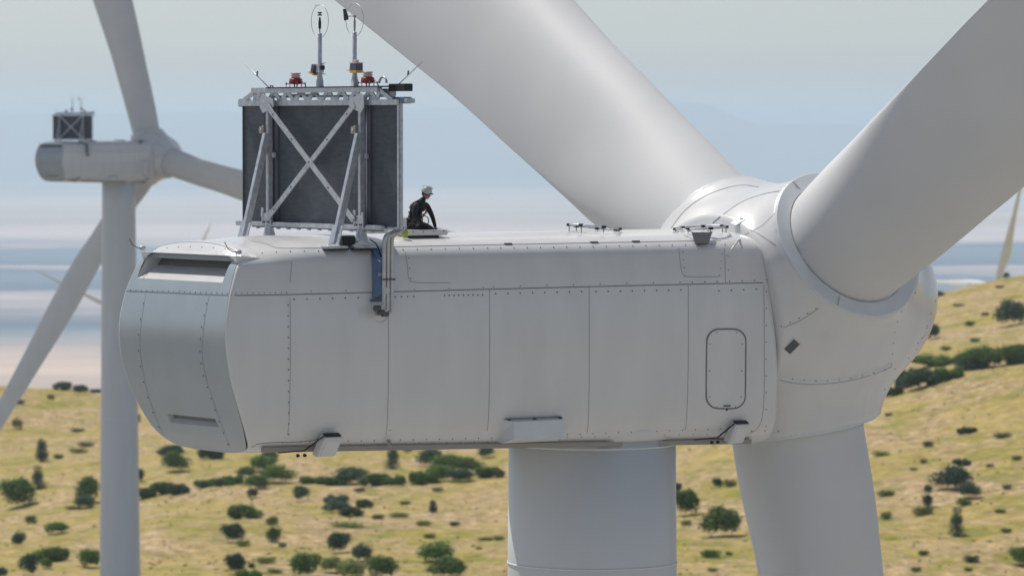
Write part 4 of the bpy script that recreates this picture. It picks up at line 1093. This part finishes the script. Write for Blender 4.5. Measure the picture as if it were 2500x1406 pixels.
# (px centre, py centre, width px, height px, shape, colour)
S = """411 1098 58 22 w d;517 1104 54 34 w d;430 1128 62 46 r g;338 1160 24 30 r d;352 1204 52 26 w g;396 1192 54 30 w g;435 1194 44 26 w d;500 1180 46 18 w g;540 1176 48 20 w g;567 1171 44 22 w g
653 1113 44 26 r d;649 1132 66 36 r g;607 1152 46 28 r g;678 1158 72 40 r g;620 1178 64 34 r g;619 1204 26 24 r d;768 1172 62 18 w g;818 1174 54 22 w g;866 1163 82 42 r d;914 1171 62 30 w g;957 1172 56 24 w g;958 1118 38 54 t d;991 1096 24 14 r d
1060 1117 72 40 r d;1103 1130 84 42 r g;1147 1136 62 36 r g;1034 1166 64 32 w g;1082 1156 72 36 r g;1118 1161 62 30 r d;1195 1153 58 26 w g;1191 1103 40 28 r d;738 1205 40 36 r d;1068 1195 26 12 f b;818 1217 50 20 w d;823 1238 58 28 r d;863 1248 52 22 w d;889 1229 36 22 w g;1057 1237 26 28 t d
605 1249 72 34 w g;565 1301 56 44 r d;665 1294 44 58 t g;594 1326 32 16 f o;832 1325 54 48 r d;877 1348 50 42 r d;571 1378 48 48 r d;753 1381 74 56 r g;812 1380 52 36 r o;848 1389 70 44 r o;939 1384 74 56 r g;1056 1348 86 46 r g;1093 1390 78 46 r g;649 1368 46 16 f o;611 1401 52 24 w g
849 1280 78 12 f o;976 1256 42 12 f o;1110 1278 26 12 f d;922 1261 28 14 f b;1033 1276 32 12 f o;1049 1308 28 12 f o;1187 1315 36 10 f o;1218 1313 26 12 f o;672 1393 34 12 f o;988 1227 26 10 f o;1170 1337 14 8 f o;878 1195 26 10 f b;690 1331 18 12 f b;614 1380 16 14 f d
45 947 22 20 r d;153 942 38 20 w d;196 948 30 16 w d;235 954 26 10 w d;47 981 24 12 f b;124 969 18 12 f b;38 1034 28 26 r b;102 1102 38 50 t d;190 1050 30 10 f b;210 1084 36 12 f b;192 1100 42 12 f o;93 1170 38 48 t d;36 1205 84 68 r g;222 1197 62 62 r g;201 1224 50 32 r d;75 1267 26 20 f o
144 1288 58 28 r g;48 1317 34 32 r d;127 1353 72 34 w g;108 1376 32 24 r g;66 1378 46 50 r d;224 1362 56 46 r g;8 1398 34 26 r d;143 1115 22 12 f g;180 1239 40 8 f b;335 1020 14 22 f b
1670 1228 66 60 r g;1655 1192 24 26 r d;1749 1179 24 22 r d;1782 1180 32 18 f o;1762 1277 84 64 r g;1735 1351 42 20 f g;1676 1276 24 14 f o;1740 1389 24 10 f o;1780 1350 16 10 f o
2358 1049 38 16 w d;2266 1083 24 14 f b;2151 1107 38 12 f o;2350 1129 36 18 w d;2255 1125 18 12 f b;2446 1062 38 14 f b;2482 1119 22 12 f b;2323 1170 86 52 r d;2367 1197 46 36 r d;2266 1212 30 50 t d;2255 1247 46 20 f o;2354 1227 34 18 f g;2165 1204 38 14 f o;2163 1258 26 18 f o;2336 1278 42 60 t d
2457 1294 24 12 f o;2255 1350 24 12 f g;2372 1364 34 16 f d;2237 1389 24 12 f o;2365 1389 20 10 f g;2492 1357 66 44 r g;2442 1249 26 10 f g;2458 1190 22 12 f b;2416 1137 18 8 f b;2230 1145 18 8 f b
2469 768 66 56 r d;2281 809 34 36 r d;2370 791 24 14 r g;2295 717 24 12 w d;2392 674 20 12 r d;2459 673 18 14 r d;2288 880 100 26 w g;2345 876 50 22 w g;2262 921 90 40 w d;2315 912 60 30 w g;2181 954 40 26 w d;2215 914 46 30 w d;2402 872 90 54 r g;2467 868 90 44 w g;2376 886 62 34 w d;2338 904 26 20 r d;2487 855 50 28 w g;2206 935 40 28 w d
2169 1012 18 8 f b;2406 766 20 8 f b;2440 700 22 8 f b;2340 745 26 8 f b;2380 830 22 10 f g;2310 850 24 10 f g"""
items = []
for ln in S.replace('\n', ';').split(';'):
    q_ = ln.split(); x_, y_, w_, h_ = map(float, q_[:4]); items.append([x_, y_, w_, h_, q_[4], q_[5]])
OR = ['first','second','third','fourth','fifth','sixth','seventh','eighth','ninth','tenth','eleventh','twelfth','thirteenth','fourteenth','fifteenth','sixteenth','seventeenth','eighteenth','nineteenth','twentieth']
def region(x_, yb):
    back = yb < interp(x_, CREST)-2
    if x_ < 290: return 'far slope left of the distant tower' if back else 'near slope left of the distant tower'
    if x_ < 1300: return 'gully between the two towers' if back else 'near slope between the two towers'
    if x_ < 1900: return 'slope between near tower and lower blade'
    return 'far slope right of the spinner' if back else 'near slope right of the lower blade'
CN = {'d':'dark blue-green','g':'mid green','o':'pale olive','b':'dry brown'}
SN = {'r':'rounded shrubs','w':'spreading shrubs','t':'upright trees','f':'low tufts'}
groups = {}
for it in items: groups.setdefault((it[4], it[5], region(it[0], it[1]+it[3]/2)), []).append(it)
for key, ls in groups.items():
    ls.sort(key=lambda q: q[0])
    for i, it in enumerate(ls):
        nm = SN[key[0]]
        it.append(f"only {CN[key[1]]} {nm[:-1]}, {key[2]}" if len(ls) == 1 else f"{OR[i]} {CN[key[1]]} {nm[:-1]} from the left, {key[2]}")
KM = {'r':'round','w':'wide','t':'tall','f':'tuft'}; HR = {'round':.82,'wide':.56,'tall':1.5,'tuft':.46}
for it in items:
    x_, y_, w_, h_, k_, c_, lab = it
    p = hit_ground(x_, y_+h_*.5)
    if p is None: p = hit_ground(x_, y_+h_*.5+12)
    if p is None: print('no ground', it); continue
    W_ = w_*p.y/F*1.42; Hh = h_*p.y/F*1.38; kk = KM[k_]
    me_ = random.choice(PROTO[kk])
    if k_ == 't':
        o = bpy.data.objects.new('juniper_tree', None); cr_o = bpy.data.objects.new('crown', me_); tr = bpy.data.objects.new('trunk', trkme)
        for q_ in (o, cr_o, tr): C.objects.link(q_)
        cr_o.parent = o; tr.parent = o; tgt = cr_o; cat = 'tree'
    else:
        o = bpy.data.objects.new('scrub_tuft' if k_ == 'f' else 'shrub', me_); C.objects.link(o); tgt = o; cat = 'scrub tuft' if k_ == 'f' else 'shrub'
    tgt.material_slots[0].link = 'OBJECT'; tgt.material_slots[0].material = LM[c_]
    o.location = (p.x, p.y, p.z-.05); o.rotation_euler = (0, 0, random.uniform(-.5, .5)+(math.pi if random.random() < .5 else 0))
    o.scale = (W_, W_*random.uniform(.75, 1.0), Hh/HR[kk]*1.0)
    tag(o, lab, cat, {'t':'small trees on the hillside','f':'low tufts of scrub on the hillside'}.get(k_, 'shrubs on the hillside'))
# countless small tufts and pale stones
def scatter(name, n_, m_, fn, seed):
    rnd = random.Random(seed); bm = bmesh.new()
    for _ in range(n_):
        y_ = 592+(1150-592)*rnd.random()**1.2; x_ = rnd.uniform(-.13, .13)*y_; z_ = ground_z(x_, y_)
        if n1(x_, y_, 30, seed)+rnd.uniform(-.4,.4) < 0: continue
        fn(bm, V((x_, y_, z_)), rnd)
    me = bpy.data.meshes.new(name); bm.to_mesh(me); bm.free()
    for q_ in m_: me.materials.append(q_)
    o = bpy.data.objects.new(name, me); C.objects.link(o); tag(o, kind='stuff'); return o
def f_tuft(bm, p, rnd):
    s_ = rnd.uniform(.12,.42); k_ = rnd.randrange(3)
    for _ in range(9):
        an = rnd.uniform(0,6.28); b_ = p+V((math.cos(an),math.sin(an),0))*s_*rnd.random(); u_ = V((math.cos(an*3),math.sin(an*3),0))*s_*.28; tp = b_+V((rnd.gauss(0,.15),rnd.gauss(0,.15),1)).normalized()*s_*rnd.uniform(.5,.9)
        f = bm.faces.new([bm.verts.new(b_-u_-UZ*.03), bm.verts.new(b_+u_-UZ*.03), bm.verts.new(tp)]); f.material_index = k_
def f_stone(bm, p, rnd):
    s_ = rnd.uniform(.08,.30); r_ = bmesh.ops.create_icosphere(bm, subdivisions=1, radius=s_)
    q_ = V((rnd.uniform(.8,1.8), rnd.uniform(.7,1.2), rnd.uniform(.3,.6)))
    for v in r_['verts']: v.co = p+V((v.co.x*q_.x, v.co.y*q_.y, v.co.z*q_.z))*(1+rnd.uniform(-.15,.15))
scatter('grass_tufts', 5000, [LM['o'], mat('yellow_tuft', (.30,.27,.08), .9), mat('straw_tuft', (.36,.28,.13), .9)], f_tuft, 3)
scatter('stones', 3500, [mat('pale_stone', (.42,.37,.31), .9, var=.2, vscale=2)], f_stone, 5)

# a small cloud high above, beyond the frame, whose shadow lies over the second turbine
cl = bmesh.new(); rnd = random.Random(11)
cc_ = V((-43, 517, -12))+sd*900
for k in range(26):
    r_ = bmesh.ops.create_icosphere(cl, subdivisions=4, radius=1.0); R1 = rnd.uniform(22, 38)
    q_ = V((rnd.gauss(0, 30), rnd.gauss(0, 24), rnd.gauss(0, 6)))
    for v in r_['verts']:
        d_ = v.co.normalized(); v.co = q_+V((d_.x, d_.y, d_.z*.45))*R1*(1+.22*noise.noise(d_*2.3+V((k,0,0)))+.1*noise.noise(d_*6+V((k,0,0))))
for f in cl.faces: f.smooth = True
cme = bpy.data.meshes.new('cloud'); cl.to_mesh(cme); cl.free(); cme.materials.append(mat('cloud_white', (.85,.85,.86), 1.0, spec=0))
co_ = bpy.data.objects.new('cloud', cme); co_.location = cc_; C.objects.link(co_); tag(co_, kind='structure')
# ------------------------------------------------------------------ haze
mbx = bmesh.new(); bmesh.ops.create_cube(mbx, size=1)
hz = bpy.data.meshes.new('haze'); mbx.to_mesh(hz); mbx.free()
ho = bpy.data.objects.new('haze', hz); C.objects.link(ho)
ho.scale = (196000, 230000, 680); ho.location = (0, 50000, -128-.0)
ho.location.z = -460+340; tag(ho, kind='stuff')
hmat = bpy.data.materials.new('haze_air'); hmat.use_nodes = True; n = hmat.node_tree
for q in list(n.nodes):
    if q.type == 'BSDF_PRINCIPLED': n.nodes.remove(q)
pv_ = n.nodes.new('ShaderNodeVolumePrincipled'); pv_.inputs['Density'].default_value = 6.0e-5
pv_.inputs['Color'].default_value = (.67,.85,.99,1); pv_.inputs['Anisotropy'].default_value = .25
n.links.new(pv_.outputs[0], [q for q in n.nodes if q.type == 'OUTPUT_MATERIAL'][0].inputs['Volume'])
hz.materials.append(hmat)
